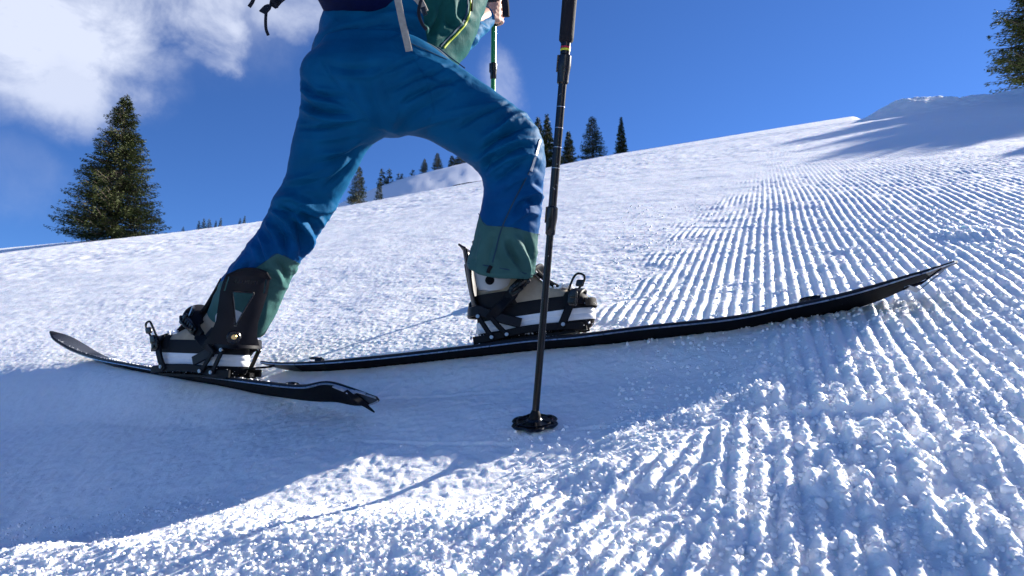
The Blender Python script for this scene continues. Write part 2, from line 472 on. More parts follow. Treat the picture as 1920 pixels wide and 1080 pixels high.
# ------------------------------------------------------------------ board geometry first (the snow is pressed down under it)
def board_edges(near_px, far_px, plane, widths, n=90):
    """near edge lies on a vertical plane y = c + k x; far edge is one board-width away. Returns arrays of 3D points."""
    c, k = plane
    near_px = np.array(near_px, float); far_px = np.array(far_px, float)
    s = np.linspace(0, 1, n)
    def resample(a, sx):
        path = np.array(smooth_path(a, 10)); L = np.r_[0, np.cumsum(np.linalg.norm(np.diff(path, axis=0), axis=1))]; L /= L[-1]
        return np.c_[np.interp(sx, L, path[:, 0]), np.interp(sx, L, path[:, 1])]
    q = resample(near_px, s); f = resample(far_px, s)
    N = []; Fv = []
    for (a, b), (u, v), ss in zip(q, f, s):
        d = ray(a, b); t = c / (d[1] - k * d[0]); pn = d * t; N.append(pn)
        w = np.interp(ss, widths[0], widths[1])
        e = ray(u, v); ee = e / np.linalg.norm(e)
        proj_ = np.dot(pn, ee); h2 = np.dot(pn, pn) - proj_ ** 2
        disc = w * w - h2
        Fv.append(ee * (proj_ + math.sqrt(max(disc, 1e-8))))
    N = np.array(N); Fv = np.array(Fv)
    for _ in range(6):
        Fv[1:-1] = (Fv[:-2] + 2 * Fv[1:-1] + Fv[2:]) / 4
    return N, Fv, s
# front board: tail at left -> tip at right
FN = [(487, 679), (510, 682), (542, 684), (605, 682), (699, 674), (792, 664), (886, 653), (992, 640), (1080, 633), (1205, 617), (1367, 600), (1476, 579), (1584, 556), (1692, 525), (1768, 499), (1795, 490)]
FF = [(490, 681), (515, 689), (542, 696), (605, 701), (699, 698), (792, 690), (886, 681), (985, 671), (1085, 663), (1205, 655), (1355, 636), (1460, 617), (1560, 592), (1668, 556), (1752, 512), (1792, 494)]
wF = ([0, .02, .06, .12, .5, .86, .94, .98, 1], [.02, .07, .105, .125, .118, .135, .125, .07, .02])
front_plane = (1.545, -.22)
fN, fF, fs = board_edges(FN, FF, front_plane, wF)
# rear board: tip at left -> tail at right
RN = [(95, 624), (103, 637), (116, 648), (145, 665), (188, 678), (260, 690), (333, 701), (405, 710), (477, 719), (549, 727), (588, 727), (628, 720), (668, 730), (706, 745)]
RF = [(97, 621), (112, 622), (130, 630), (155, 646), (192, 672), (264, 699), (337, 711), (409, 723), (480, 737), (550, 748), (595, 754), (640, 757), (678, 757), (707, 753)]
wR = ([0, .02, .05, .1, .5, .86, .94, .98, 1], [.02, .06, .11, .135, .118, .13, .115, .07, .02])
rear_plane = (1.1165, -.731)
rN, rF, rs_ = board_edges(RN, RF, rear_plane, wR)

def edge_field(x, y, N, Fv):
    """for plan points: (inside mask, base z of the board there, signed outward distance)"""
    mid = (N + Fv) / 2; ax = mid[-1, :2] - mid[0, :2]; L = np.linalg.norm(ax); ax = ax / L; pr = np.array([-ax[1], ax[0]])
    if np.dot(pr, (Fv - N)[len(N) // 2, :2]) < 0: pr = -pr
    o = mid[0, :2]
    u = (x - o[0]) * ax[0] + (y - o[1]) * ax[1]; v = (x - o[0]) * pr[0] + (y - o[1]) * pr[1]
    un = (N[:, :2] - o) @ ax; vn = (N[:, :2] - o) @ pr; uf = (Fv[:, :2] - o) @ ax; vf = (Fv[:, :2] - o) @ pr
    i1 = np.argsort(un); i2 = np.argsort(uf)
    a = np.interp(u, un[i1], vn[i1]); b = np.interp(u, uf[i2], vf[i2])
    za = np.interp(u, un[i1], N[i1, 2]); zb = np.interp(u, uf[i2], Fv[i2, 2])
    t = (v - a) / np.maximum(b - a, 1e-4)
    ins = (u > un.min() - .01) & (u < un.max() + .01)
    return ins, t, v - a, b - a, za, zb, u

PROT = []   # lumps where the ground is bare of detail
HOLLOW = .047
def micro(x, y):
    zb = ground_base(x, y)
    r = np.hypot(x, y)
    px, py = proj(np.stack([x, y, np.minimum(zb, A_ * x + B_ * y - H_ * .999)], -1))
    ok = y > .05
    px = np.where(ok, px, 3000); py = np.where(ok, py, 1500)
    near = 1 - sstep(r, 5, 12)
    h = np.zeros_like(x)
    # long undulations
    h += fbm(x * 1.4, y * 1.4, 3, 3) * .010 * sstep(r, .3, 1) + fbm(x * 6, y * 6, 8, 3) * .0035
    # --- masks (parts of the piste seen in the photo: skied-off, groomed, churned)
    wob = fbm(x * 5, y * 5, 21, 3)
    ylow = np.interp(px, [-200, 0, 200, 450, 620, 870, 1000, 1120, 1200, 1300, 1400, 1500], [1000, 975, 950, 925, 915, 905, 872, 820, 775, 735, 690, 640])
    yup = np.interp(px, [-200, 150, 420, 700, 1100, 1400, 1560], [700, 680, 700, 660, 630, 600, 560])
    smooth_zone = sstep(ylow - py + wob * 75 + fbm(x * 22, y * 22, 23, 3) * 30, -25, 45) * sstep(py - yup, -10, 25) * sstep(1560 - px, 0, 160)
    upper = sstep(640 - py, -30, 60)
    xb = np.interp(py, [180, 300, 430, 480, 600, 660, 720, 800, 860, 900, 1000, 1080, 1300], [1500, 1450, 1290, 1235, 1105, 1380, 1395, 1340, 1180, 960, 880, 790, 500])
    cord = sstep(px - xb + wob * 110, -30, 60) * (1 - smooth_zone * .92) * (1 - sstep(r, 7, 16))
    left_patch = sstep(1330 - px + (py - 900) * .2 + wob * 30, -25, 25) * sstep(py, 800, 840)
    # --- corduroy ridges
    def ridges(az, sp, warp, ph):
        ux = x * math.sin(az) - y * math.cos(az) + warp
        wv = x * math.cos(az) + y * math.sin(az)
        q = .5 + .5 * np.cos(2 * math.pi * (ux / sp + ph))
        return q ** .75, ux, wv
    warp = fbm(x * .6, y * .6, 31, 2) * .03 + fbm(x * 12, y * 12, 37, 2) * .0016
    q1, u1, v1 = ridges(math.radians(67.5), .0300, warp, .1)
    q2, u2, v2 = ridges(math.radians(50), .0310, warp, .4)
    brk1 = sstep(vnoise(u1 / .034, v1 / .10, 41) + .35 * vnoise(u1 / .10, v1 / .35, 42), .18, .55)
    brk2 = sstep(vnoise(u2 / .034, v2 / .06, 43) + .30 * vnoise(u2 / .12, v2 / .22, 44), .42, .82)
    amp = np.interp(r, [0, 1, 2.5, 8, 16], [.0105, .0095, .0068, .0055, 0])
    cm = cord * (1 - left_patch)
    h += cm * q1 * amp * (.35 + .65 * brk1)
    h += cord * left_patch * q2 * .010 * brk2
    # cross ruts left by the groomer's passes
    for (ax_, ay_, bx_, by_, wd, dp) in [(600, 712, 1010, 700, .005, .0015), (640, 772, 990, 790, .005, .0018), (1020, 760, 1300, 735, .005, .003), (1180, 478, 1860, 470, .016, .002), (1400, 772, 1760, 778, .007, .010), (1380, 876, 1540, 885, .006, .008),
                                         (1250, 425, 1900, 440, .02, .002)]:
        p1 = plane_pt(ax_, ay_); p2 = plane_pt(bx_, by_)
        d = p2 - p1; L = math.hypot(*d); d = d / L
        uu = (x - p1[0]) * d[0] + (y - p1[1]) * d[1]; vv = -(x - p1[0]) * d[1] + (y - p1[1]) * d[0] + fbm(uu * 3, uu * 0 + 2, 55, 2) * .02
        on = sstep(uu, 0, .1) * (1 - sstep(uu, L - .1, L))
        h += on * (-dp * np.exp(-(vv / wd) ** 2) + dp * .8 * np.exp(-((vv - 1.7 * wd) / (wd * .7)) ** 2))
    # --- crumbs and clods
    churn = sstep(fbm(x * 4.5, y * 4.5, 61, 3) + .25 * (px > 1350), -.15, .45)
    lowright = sstep(px - (1650 - (py - 700) * 1.4), -150, 150) * sstep(py, 560, 700)
    fine = (1 - smooth_zone * .95)
    low = sstep(py, 780, 900)
    dfade = 1 - sstep(r, 3.2, 7)
    g1 = domes(x, y, .0085, .75, .25, .62, 101)
    g2 = domes(x + .003, y, .018, .55, .2, .6, 111)
    g3 = domes(x, y, .042, .45, .15, .55, 121, .85)
    g4 = domes(x, y, .11, .40, .15, .50, 131, .55)
    h += .62 * dfade * fine * (g1 * (.75 + .15 * low) * (1 - .45 * upper) * (1 - .35 * cord) + .5 * g2 * (.25 + .75 * np.maximum(low * .8, churn * cord)))
    h += fine * (1 - upper * .6) * g3 * .30 * churn * np.maximum(np.maximum(lowright, cord), .5 * low) * dfade
    lump = (g4 * (1 + .5 * fbm(x * 30, y * 30, 141, 3)) + .5 * domes(x, y, .02, .7, .3, .6, 151) * (g4 > .004))
    h += fine * lump * churn * np.maximum(lowright * .8, cord * .5 * (1 - .5 * upper)) * dfade * .30
    # the grainy, wind-crusted upper slope
    h += upper * near * (fbm(x * 34, y * 34, 71, 4, .65) * .0022 + fbm(x * 11, y * 11, 75, 3) * .0020) * (1 - .3 * cord)
    h += sstep(r, 5, 12) * (fbm(x * 5, y * 5, 78, 4, .6) * .02) * (1 - sstep(r, 60, 90))
    h += smooth_zone * (fbm(x * 75, y * 75, 81, 3) * .0022 + fbm(x * 16, y * 16, 83, 3) * .0034 + .25 * domes(x, y, .03, .12, .08, .25, 87))
    # --- named clods
    for (cx, cy, rad, hh, sd) in [(1440, 745, .040, .028, 1), (1650, 845, .062, .040, 2), (1575, 930, .045, .030, 3), (1500, 690, .045, .022, 4), (1700, 900, .05, .028, 5),
                                  (1830, 440, .10, .035, 6), (1620, 700, .06, .020, 7), (1850, 860, .05, .026, 8), (1280, 770, .045, .016, 9), (1400, 690, .04, .016, 10),
                                  (1100, 870, .05, .014, 11), (1500, 385, .12, .02, 12), (1790, 1000, .05, .028, 13), (1360, 985, .035, .02, 14)]:
        p1 = plane_pt(cx, cy)
        dd = np.hypot(x - p1[0], (y - p1[1]))
        dd = dd * (1 + .45 * fbm(x * 14 + sd, y * 14, 160 + sd, 3))
        k = np.clip(1 - (dd / rad) ** 2, 0, 1)
        h += k ** .7 * hh * .5 * (.8 + .5 * fbm(x * 45, y * 45, 180 + sd, 3)) + (k > 0) * .3 * domes(x, y, .014, .8, .3, .6, 190)
    # the sideslip scrape, deepened, most at the left, so shade fills it
    h -= HOLLOW * (1 + .9 * sstep(520 - px, 0, 520)) * sstep(ylow + 34 - py + wob * 26, -40, 95) * sstep(py - yup, -5, 60) * sstep(1500 - px, 0, 260)
    z = zb + h
    # --- boards press into the slope
    for N, Fv in ((fN, fF), (rN, rF)):
        ins, t, v, w, za, zf, u = edge_field(x, y, N, Fv)
        tt = np.clip(t, 0, 1)
        base = za * (1 - tt) + zf * tt - .004
        under = ins & (t > -.02) & (t < 1.03)
        z = np.where(under, np.minimum(z, base), z)
        # snow in front of the board is packed level with its lower edge
        frontm = ins * sstep(v, -.10, -.0) * (t <= 0.0)
        tgt = np.minimum(z, zf - .001 + v * .36 - .030 * 0)
        z = np.where(ins & (v < 0) & (v > -.25), z * (1 - frontm) + np.minimum(z, tgt) * frontm, z)
    # pole tips punch small holes
    for q in (POLE_A, POLE_B):
        d = np.hypot(x - q[0], y - q[1])
        z = z - .006 * np.exp(-(d / .012) ** 2) + .004 * np.exp(-((d - .035) / .012) ** 2) * (.5 + vnoise(x * 120, y * 120, 5))
    return z
def plane_pt(px, py):
    d = ray(px, py); t = H_ / (A_ * d[0] + B_ * d[1] - d[2])
    if t < 0: t = 30
    return np.array([d[0] * t, d[1] * t])
_d = ray(1000, 800); POLE_A = _d[:2] * ((H_ + HOLLOW) / (A_ * _d[0] + B_ * _d[1] - _d[2])); POLE_B = plane_pt(921, 566)

def seq(a, b, k):
    n = max(int(math.ceil(math.log(b / a) / k)), 1)
    return list(a * (b / a) ** (np.arange(n) / n))
rows = [.02, .1, .2, .3, .4, .48] + seq(.55, 3.2, .00225) + seq(3.2, 8, .005) + seq(8, 18.3, .010) + seq(18.3, 22.5, .0022) + seq(22.5, 70, .012) + seq(70, 420, .08) + [420.0]
rows = np.array(rows)
fine_a = np.arange(-.755, .755, .0022)
edge = np.r_[fine_a[-1] + np.cumsum(np.linspace(.003, .06, 14))]
coarse = np.linspace(edge[-1] + .06, 2 * math.pi - edge[-1] - .06, 60)
cols = np.r_[fine_a, edge, coarse, (2 * math.pi - edge)[::-1]]
Rg, Ag = np.meshgrid(rows, cols, indexing='ij')
gx = Rg * np.sin(Ag); gy = Rg * np.cos(Ag)
gzv = np.empty_like(gx)
for i0 in range(0, gx.shape[0], 200):
    gzv[i0:i0 + 200] = micro(gx[i0:i0 + 200], gy[i0:i0 + 200])
nr, nc = gx.shape
idx = np.arange(nr * nc).reshape(nr, nc)
nx_ = np.roll(idx, -1, axis=1)
quads = np.stack([idx[:-1], idx[1:], nx_[1:], nx_[:-1]], -1).reshape(-1, 4)
snow = mk('snow_slope', np.stack([gx, gy, gzv], -1).reshape(-1, 3), quads[:, ::-1].copy(), M['snow'])
tag(snow, kind='structure')
def surf(x, y):
    return float(micro(np.array([x], float), np.array([y], float))[0])

# ------------------------------------------------------------------ far snow hill seen between the legs
def far_hill():
    hp = [(560, 420), (600, 400), (639, 381), (665, 368), (692, 355), (714, 343), (742, 337), (770, 331), (807, 322), (832, 315), (860, 307), (900, 298), (940, 291), (975, 300), (1010, 335), (1150, 385)]
    V = []; n = 120; rr = [58, 63, 68, 73, 78, 83, 87, 90, 93, 98, 108, 130]
    X = np.linspace(560, 1150, n); Y = np.interp(X, [a for a, b in hp], [b for a, b in hp])
    Y = np.convolve(np.pad(Y, 14, mode='edge'), np.ones(29) / 29, 'valid') 
    for k, r in enumerate(rr):
        for a, b in zip(X, Y):
            drop = [38, 32, 26, 20, 14, 9, 5, 2, 0, 1, 6, 26][k]
            d = ray(a, b + drop + fbm(np.array([a / 22 + k * .9]), np.array([r / 5]), 9, 3)[0] * (1.6 if k < 5 else .7)); V.append(d * r)
    idx = np.arange(len(rr) * n).reshape(len(rr), n)
    q = np.stack([idx[:-1, :-1], idx[:-1, 1:], idx[1:, 1:], idx[1:, :-1]], -1).reshape(-1, 4)
    o = mk('far_snow_hill', V, q, M['snow_far']); tag(o, kind='structure')
far_hill()

# ------------------------------------------------------------------ spruces
def spruce_mesh(seed, whorls, per, leaves, wide, leaf, asym=.15, curve=.85):
    """unit-height tree: crown arrays and limb arrays"""
    g = np.random.default_rng(seed)
    Vc = []; tone = []; limb = MB()
    for k in range(whorls):
        z0 = .035 + .955 * (k / whorls) ** 1.05
        for j in range(per if z0 < .8 else max(3, per - 2)):
            az = g.uniform(0, 2 * math.pi)
            z = z0 + g.normal(0, .008)
            L = wide * .5 * (max(1 - z, .0) ** curve * g.uniform(.62, 1.12) + .015) * (1 + asym * math.cos(az - 3.0))
            n = max(3, int(leaves * (L / (wide * .5)) + 3))
            s = g.uniform(.08, 1, n) ** .75
            droop = g.uniform(.16, .34) if z < .75 else g.uniform(-.35, .1)
            hz = z - droop * L * s + .30 * L * s ** 2.2
            spread = .27 * L * (1.02 - s) + leaf * .6
            off = g.normal(0, 1, n) * spread
            ca, sa = math.cos(az), math.sin(az)
            cx = ca * L * s - sa * off; cy = sa * L * s + ca * off
            cz = hz - np.abs(off) * .25 - g.uniform(0, leaf * 1.2, n)
            # each spray: an elongated leaf-sized quad pointing outward / sideways / down
            da = az + np.sign(off) * g.uniform(.2, 1.0, n)
            el = g.uniform(-.7, .25, n)
            D = np.stack([np.cos(da) * np.cos(el), np.sin(da) * np.cos(el), np.sin(el)], -1)
            R = g.normal(0, 1, (n, 3)); W = np.cross(D, R); W /= np.linalg.norm(W, axis=1)[:, None] + 1e-9
            ll = leaf * g.uniform(.7, 1.5, n)[:, None]; ww = leaf * g.uniform(.13, .27, n)[:, None]
            c = np.stack([cx, cy, cz], -1)
            q = np.stack([c - D * ll * .5 - W * ww * .5, c - D * ll * .1 + W * ww, c + D * ll * .7, c + D * ll * .1 - W * ww], 1)
            Vc.append(q.reshape(-1, 3)); tone.append(np.repeat(np.clip(s * .75 + g.normal(0, .22, n), 0, 1), 4))
            if L > .04:
                pts = [(ca * L * t, sa * L * t, z - droop * L * t + .30 * L * t ** 2.2) for t in (0, .5, .95)]
                limb.tube(pts, [.0045 * (1 - z) + .0012, .0022, .0008], 3, False)
    V = np.concatenate(Vc); Fc = np.arange(len(V)).reshape(-1, 4)
    return V, Fc, np.concatenate(tone), limb
def make_spruce(seed, whorls, per, leaves, wide, leaf, rtrunk=.018, **kw):
    V, Fc, tone, limb = spruce_mesh(seed, whorls, per, leaves, wide, leaf, **kw)
    me = bpy.data.meshes.new('crown'); me.vertices.add(len(V)); me.vertices.foreach_set('co', V.astype(np.float32).ravel())
    me.loops.add(Fc.size); me.loops.foreach_set('vertex_index', Fc.ravel().astype(np.int32))
    me.polygons.add(len(Fc)); me.polygons.foreach_set('loop_start', np.arange(0, Fc.size, 4, dtype=np.int32)); me.update(calc_edges=True)
    at = me.attributes.new('tone', 'FLOAT', 'POINT'); at.data.foreach_set('value', tone.astype(np.float32)); me.materials.append(M['needle'])
    limb.tube([(0, 0, -.06), (0, 0, .0), (.002, 0, .4), (0, .002, .75), (0, 0, 1.0)], [rtrunk * 1.3, rtrunk, rtrunk * .65, rtrunk * .3, .001], 9)
    V2 = np.concatenate(limb.v); tm = bpy.data.meshes.new('trunk'); tm.from_pydata([tuple(v) for v in V2], [], limb.f); tm.update(); tm.materials.append(M['bark'])
    return me, tm
def place_tree(meshes, base, height, label, group=None, rot=0.0, wscale=1.0, name='spruce_tree'):
    o = root(name, base, label, 'tree', group)
    o.rotation_euler.z = rot; o.scale = (height * wscale, height * wscale, height)
    for nm, me in zip(('crown', 'trunk'), meshes):
        c = bpy.data.objects.new(nm, me); C.objects.link(c); c.parent = o
    return o
BIG = make_spruce(5, 66, 12, 135, .69, .0118, asym=.06, curve=.86)
BIG2 = make_spruce(15, 62, 11, 130, .62, .0115, asym=.2, curve=.8)
MIDS = [make_spruce(30 + k, 34, 9, 34, w, .028, asym=.12, curve=cv) for k, (w, cv) in enumerate([(.44, .8), (.58, .75), (.74, .7), (.38, .9)])]
SMALL = [make_spruce(50 + k, 16, 7, 9, w, .055, curve=.8) for k, w in enumerate([.55, .75, .42])]
def tree_px(meshes, bx, by, top, r, label, group=None, rot=0., ws=1.0):
    """a tree whose foot stands on the ground in the direction of photo column bx at distance r"""
    d = ray(bx, by); hor = math.hypot(d[0], d[1]); x, y = d[0] / hor * r, d[1] / hor * r
    z = gz(x, y); zb = d[2] / hor * r
    if abs(zb - z) > 3: z = zb
    tp = ray(bx, top); zt = tp[2] / math.hypot(tp[0], tp[1]) * r
    z = min(z, zb) - .03
    return place_tree(meshes, (x, y, z), zt - z, label, group, rot, ws)
tree_px(BIG, 214, 450, 170, 27, 'large broad spruce standing alone on the crest at the far left', rot=.4)
tree_px(BIG2, 1985, 150, -260, 118, 'tall dark spruce cut off by the right edge, behind the snow berm', rot=2.2, ws=1.0)
G1 = 'spruces along the crest right of the front knee'
tree_px(MIDS[3], 1166, 284, 217, 42, 'slender spruce, rightmost of the group on the crest', G1, .3)
tree_px(MIDS[2], 1112, 293, 217, 45, 'broadest bushy spruce of the group right of the black pole', G1, 1.3)
tree_px(MIDS[0], 1066, 300, 244, 48, 'narrow spruce just right of the black pole on the crest', G1, 2.3, 1.25)
tree_px(MIDS[1], 1048, 304, 276, 50, 'low bushy spruce touching the black pole on its right', G1, 2.9)
tree_px(MIDS[3], 1026, 308, 212, 46, 'tall narrow spruce between the front knee and the black pole', G1, 3.3, 1.1)
tree_px(MIDS[0], 1009, 312, 216, 47, 'spruce half hidden behind the front knee', G1, 4.3)
G2 = 'spruces on the far hill between the legs'
tree_px(MIDS[2], 672, 374, 310, 62, 'dark full spruce beside the inner edge of the rear trouser leg', G2, .2, .82)
tree_px(SMALL[2], 711, 367, 335, 66, 'thin pale spruce standing low in front of the far hill', G2, 1.2)
tree_px(SMALL[0], 716, 345, 313, 91, 'left one of the close pair at the foot of the far ridge', G2, 2.0)
tree_px(SMALL[0], 729, 341, 313, 91, 'right one of the close pair at the foot of the far ridge', G2, 3.0)
tree_px(SMALL[1], 748, 335, 322, 92, 'tiny spruce, left of the two smallest on the far ridge', G2, 3.7)
tree_px(SMALL[1], 754, 334, 323, 92, 'tiny spruce touching its twin on the far ridge', G2, 4.7)
tree_px(SMALL[1], 774, 331, 316, 92, 'lone tiny spruce midway up the far ridge', G2, 5.7)
tree_px(MIDS[2], 796, 324, 297, 93, 'medium spruce near the top of the far ridge, left of a broader one', G2, .7)
tree_px(MIDS[2], 820, 317, 286, 93, 'broad spruce at the top of the far ridge', G2, 1.7, 1.1)
tree_px(MIDS[1], 847, 321, 290, 93, 'slim spruce against the underside of the front thigh', G2, 2.7)
tree_px(MIDS[2], 866, 322, 275, 93, 'wide dark spruce mostly hidden by the back of the front knee', G2, 3.9, 1.3)
G3 = 'small distant spruces on the left skyline'
tree_px(MIDS[2], 925, 325, 280, 95, 'wide unseen spruce added behind the front knee to shade the far hill', G2, 1.9, 1.5)  # this and the next: unseen spruces added to cast shade over the far hill
tree_px(MIDS[2], 965, 322, 272, 97, 'tall unseen spruce added behind the front knee to shade the far hill', G2, 2.9, 1.5)
for bx, by, tp, lab in [(343, 437, 424, 'smallest spruce on the left skyline right of the large tree'),
                        (372, 434, 412, 'first spruce of the close clump on the left skyline'),
                        (381, 433, 408, 'tallest spruce of the close clump on the left skyline'),
                        (391, 432, 409, 'last spruce of the close clump on the left skyline'),
                        (404, 430, 412, 'left spruce of the pair beside the clump on the left skyline'),
                        (413, 429, 407, 'right spruce of the pair beside the clump on the left skyline'),
                        (450, 422, 408, 'low spruce leaning on its taller neighbour near the rear shin'),
                        (458, 421, 403, 'taller spruce of the last pair before the rear shin')]:
    tree_px(SMALL[(bx * 7) % 3], bx, by, tp, 62, lab, G3, bx * .7, 1.0)
# trees beyond the right edge whose shadows fall across the berm and the piste
G4 = 'young spruces beyond the right edge of the picture'
for k, (tx, ty, ms, ro) in enumerate([(1862, 303, 1, 0.), (1905, 314, 0, .9), (1645, 290, 2, .9), (1528, 300, 2, .6), (1700, 286, 1, .9), (1590, 291, 2, 1.2), (1555, 284, 1, 2.9), (1530, 276, 2, .4), (1560, 268, 1, 1.9), (1507, 262, 2, 1.5), (1530, 253, 2, .2), (1560, 243, 1, 1.), (1600, 238, 2, 2.5), (1760, 280, 2, 2.)]):
    tip = plane_pt(tx, ty); sx, sy = math.cos(SUN_AZ), math.sin(SUN_AZ); D = 1.0
    while math.atan2(tip[0] + sx * D, tip[1] + sy * D) < math.radians(47.5) and D < 60: D += .3
    D += .8 * (k % 3); bx, by = tip[0] + sx * D, tip[1] + sy * D; zb_ = gz(bx, by)
    hh = gz(tip[0], tip[1]) + math.tan(SUN_EL) * D - zb_
    place_tree(MIDS[ms], (bx, by, zb_ - .05), max(hh, .4) + .05, 'spruce outside the frame with its shadow tip ' + ['low at the far right', 'lowest at the far right', 'low in the middle of the shaded patch', 'at the patch corner', 'on the lower edge right of the middle', 'low, left of the middle of the patch', 'just above the patch corner', 'halfway up the left edge of the patch', 'above the middle of the left edge', 'farthest left of all', 'just above the farthest left one', 'high on the left edge', 'highest, near the berm', 'on the right part of the lower edge'][k], G4, ro, 2.2)

# ------------------------------------------------------------------ boards
def board_frame(N, Fv, i):
    j0, j1 = max(i - 2, 0), min(i + 2, len(N) - 1)
    f = (N[j1] + Fv[j1]) - (N[j0] + Fv[j0]); f /= np.linalg.norm(f)
    w = Fv[i] - N[i]; w -= f * np.dot(w, f); wl = np.linalg.norm(w); w /= wl
    u = np.cross(f, w)
    if u[2] < 0: u = -u
    return (N[i] + Fv[i]) / 2, f, w, u, wl
TH = .0095
def make_board(name, N, Fv, label, cat, tip_end):
    base = (N[len(N) // 2] + Fv[len(N) // 2]) / 2
    rt = root(name, tuple(base), label, cat, 'two halves of a splitboard used as skis')
    top = []; sk = []; e = []; side = []
    n = len(N)
    body = MB(); side_m = MB(); skin_m = MB(); ed = MB()
    ringsB = []; ringsS = []; ringsK = []; ringE = []; ringsE2 = []
    for i in range(n):
        c, f, w, u, wl = board_frame(N, Fv, i)
        h = wl / 2
        th = TH * (.45 + .55 * min(1, min(i, n - 1 - i) / 14))
        # near and far top edges are slightly bevelled inward
        ringsB.append([c - w * h - u * .0, c - w * h + u * (th * .75), c - w * (h - .0025) + u * th, c + w * (h - .0025) + u * th, c + w * h + u * (th * .75), c + w * h])
        k = max(h - .004, .003)
        if 4 < i < n - 4:
            ringsK.append([c - w * k - u * .0004, c + w * k - u * .0004, c + w * k - u * .0022, c - w * k - u * .0022])
        ringE.append([c - w * (h + .0006) - u * .0012, c - w * (h + .0006) + u * .0010, c - w * (h - .0035) + u * .0010, c - w * (h - .0035) - u * .0012])
        ringsE2.append([c + w * (h + .0006) - u * .0012, c + w * (h + .0006) + u * .0010, c + w * (h - .0035) + u * .0010, c + w * (h - .0035) - u * .0012])
    body.loft(ringsB).build('board_body', M['side'], rt, angle=30)
    t2 = MB(); rt_top = []
    for i in range(2, n - 2):
        c, f, w, u, wl = board_frame(N, Fv, i); th = TH * (.45 + .55 * min(1, min(i, n - 1 - i) / 14)); h = wl / 2 - .004
        rt_top.append([c - w * h + u * (th + .0002), c + w * h + u * (th + .0002), c + w * h + u * (th + .0010), c - w * h + u * (th + .0010)])
    t2.loft(rt_top).build('topsheet', M['board'], rt, angle=30)
    skin_m.loft(ringsK).build('climbing_skin', M['skin'], rt, angle=30)
    ed.loft(ringE).loft(ringsE2).build('steel_edge', M['steel'], rt, angle=30)
    return rt
front = make_board('splitboard_half', fN, fF, 'long black splitboard half pointing right under the front boot, its tip raised off the snow', 'ski', 1)
rear = make_board('splitboard_half', rN, rF, 'black splitboard half pointing left under the rear boot, its tail crossing the other half', 'ski', 0)

def px_index(N, px):
    q, _ = proj(N); return int(np.argmin(np.abs(q - px)))
def clip_at(rt, N, Fv, px, w_off, dirn, sc=1.0):
    """small hook shaped board clip standing on the topsheet"""
    i = px_index(N, px); c, f, w, u, wl = board_frame(N, Fv, i); b = c + w * w_off * wl + u * (TH + .001)
    m = MB(); d = f * dirn
    m.box(b + u * .004 * sc, f * .010 * sc, w * .010 * sc, u * .004 * sc)
    m.ribbon([b + u * .008 * sc - d * .012 * sc, b + u * .0105 * sc, b + u * .0115 * sc + d * .018 * sc, b + u * .0105 * sc + d * .028 * sc], w, .018 * sc, .003 * sc)
    m.disc(b + u * .0125 * sc - d * .004 * sc, u, .004 * sc, .002 * sc, 12)
    m.build('board_clip', M['black_gloss'], rt)
clip_at(front, fN, fF, 600, -.3, -1, .9); clip_at(front, fN, fF, 1522, -.3, -1, 1.1)
clip_at(rear, rN, rF, 545, -.1, 1, 1.0)

# skin tail strap of the rear board: a tongue hanging past the tail, plus the metal tail clip
m = MB(); a = P(648, 733, 1.29); b_ = P(676, 753, 1.275); c_ = P(702, 773, 1.26)
m.ribbon(smooth_path([a, P(661, 743, 1.283), b_, c_], 5), [0.3, .8, .5], [.012] * 6 + [.015] * 5 + [.014, .011, .008, .006, .003], .0025)
m.build('skin_tail_strap', M['rubber'], rear)
m = MB(); m.ribbon([P(628, 724, 1.345), P(645, 731, 1.335), P(664, 738, 1.325)], [0, 1, .3], .018, .002)
m.ribbon([P(664, 733, 1.318), P(684, 738, 1.31)], [0, 1, .3], .01, .002)
m.tube([P(640, 729, 1.33), P(648, 735, 1.325), P(653, 733, 1.325)], .0018, 6)
m.build('tail_clip', M['plastic_clear'], rear)
m = MB(); tipc = P(1795, 491, np.dot(fN[-1], [0, CP, SP]))
m.ribbon([P(1700, 537, 1.345), P(1722, 545, 1.345), P(1745, 527, 1.345), P(1768, 508, 1.345)], [.1, 1, -.2], [.016, .02, .02, .012], .0018)
m.ribbon([P(1752, 515, 1.34), P(1775, 503, 1.34), P(1790, 494, 1.34)], [.1, 1, -.2], [.018, .014, .006], .0015)
m.build('skin_tip_loop', M['plastic_clear'], front)
m = MB(); m.ribbon([P(1696, 541, 1.35), P(1730, 530, 1.347), P(1762, 505, 1.343)], [.1, 1, -.2], [.02, .03, .02], .003); m.build('tip_skin_patch', M['skin'], front)
m = MB(); m.ribbon(smooth_path([P(455, 694, 1.66), P(480, 690, 1.66), P(505, 688, 1.67), P(515, 685, 1.675)], 4), [0, .6, .8], .006, .003); m.build('skin_tail_strap', M['rubber'], front)

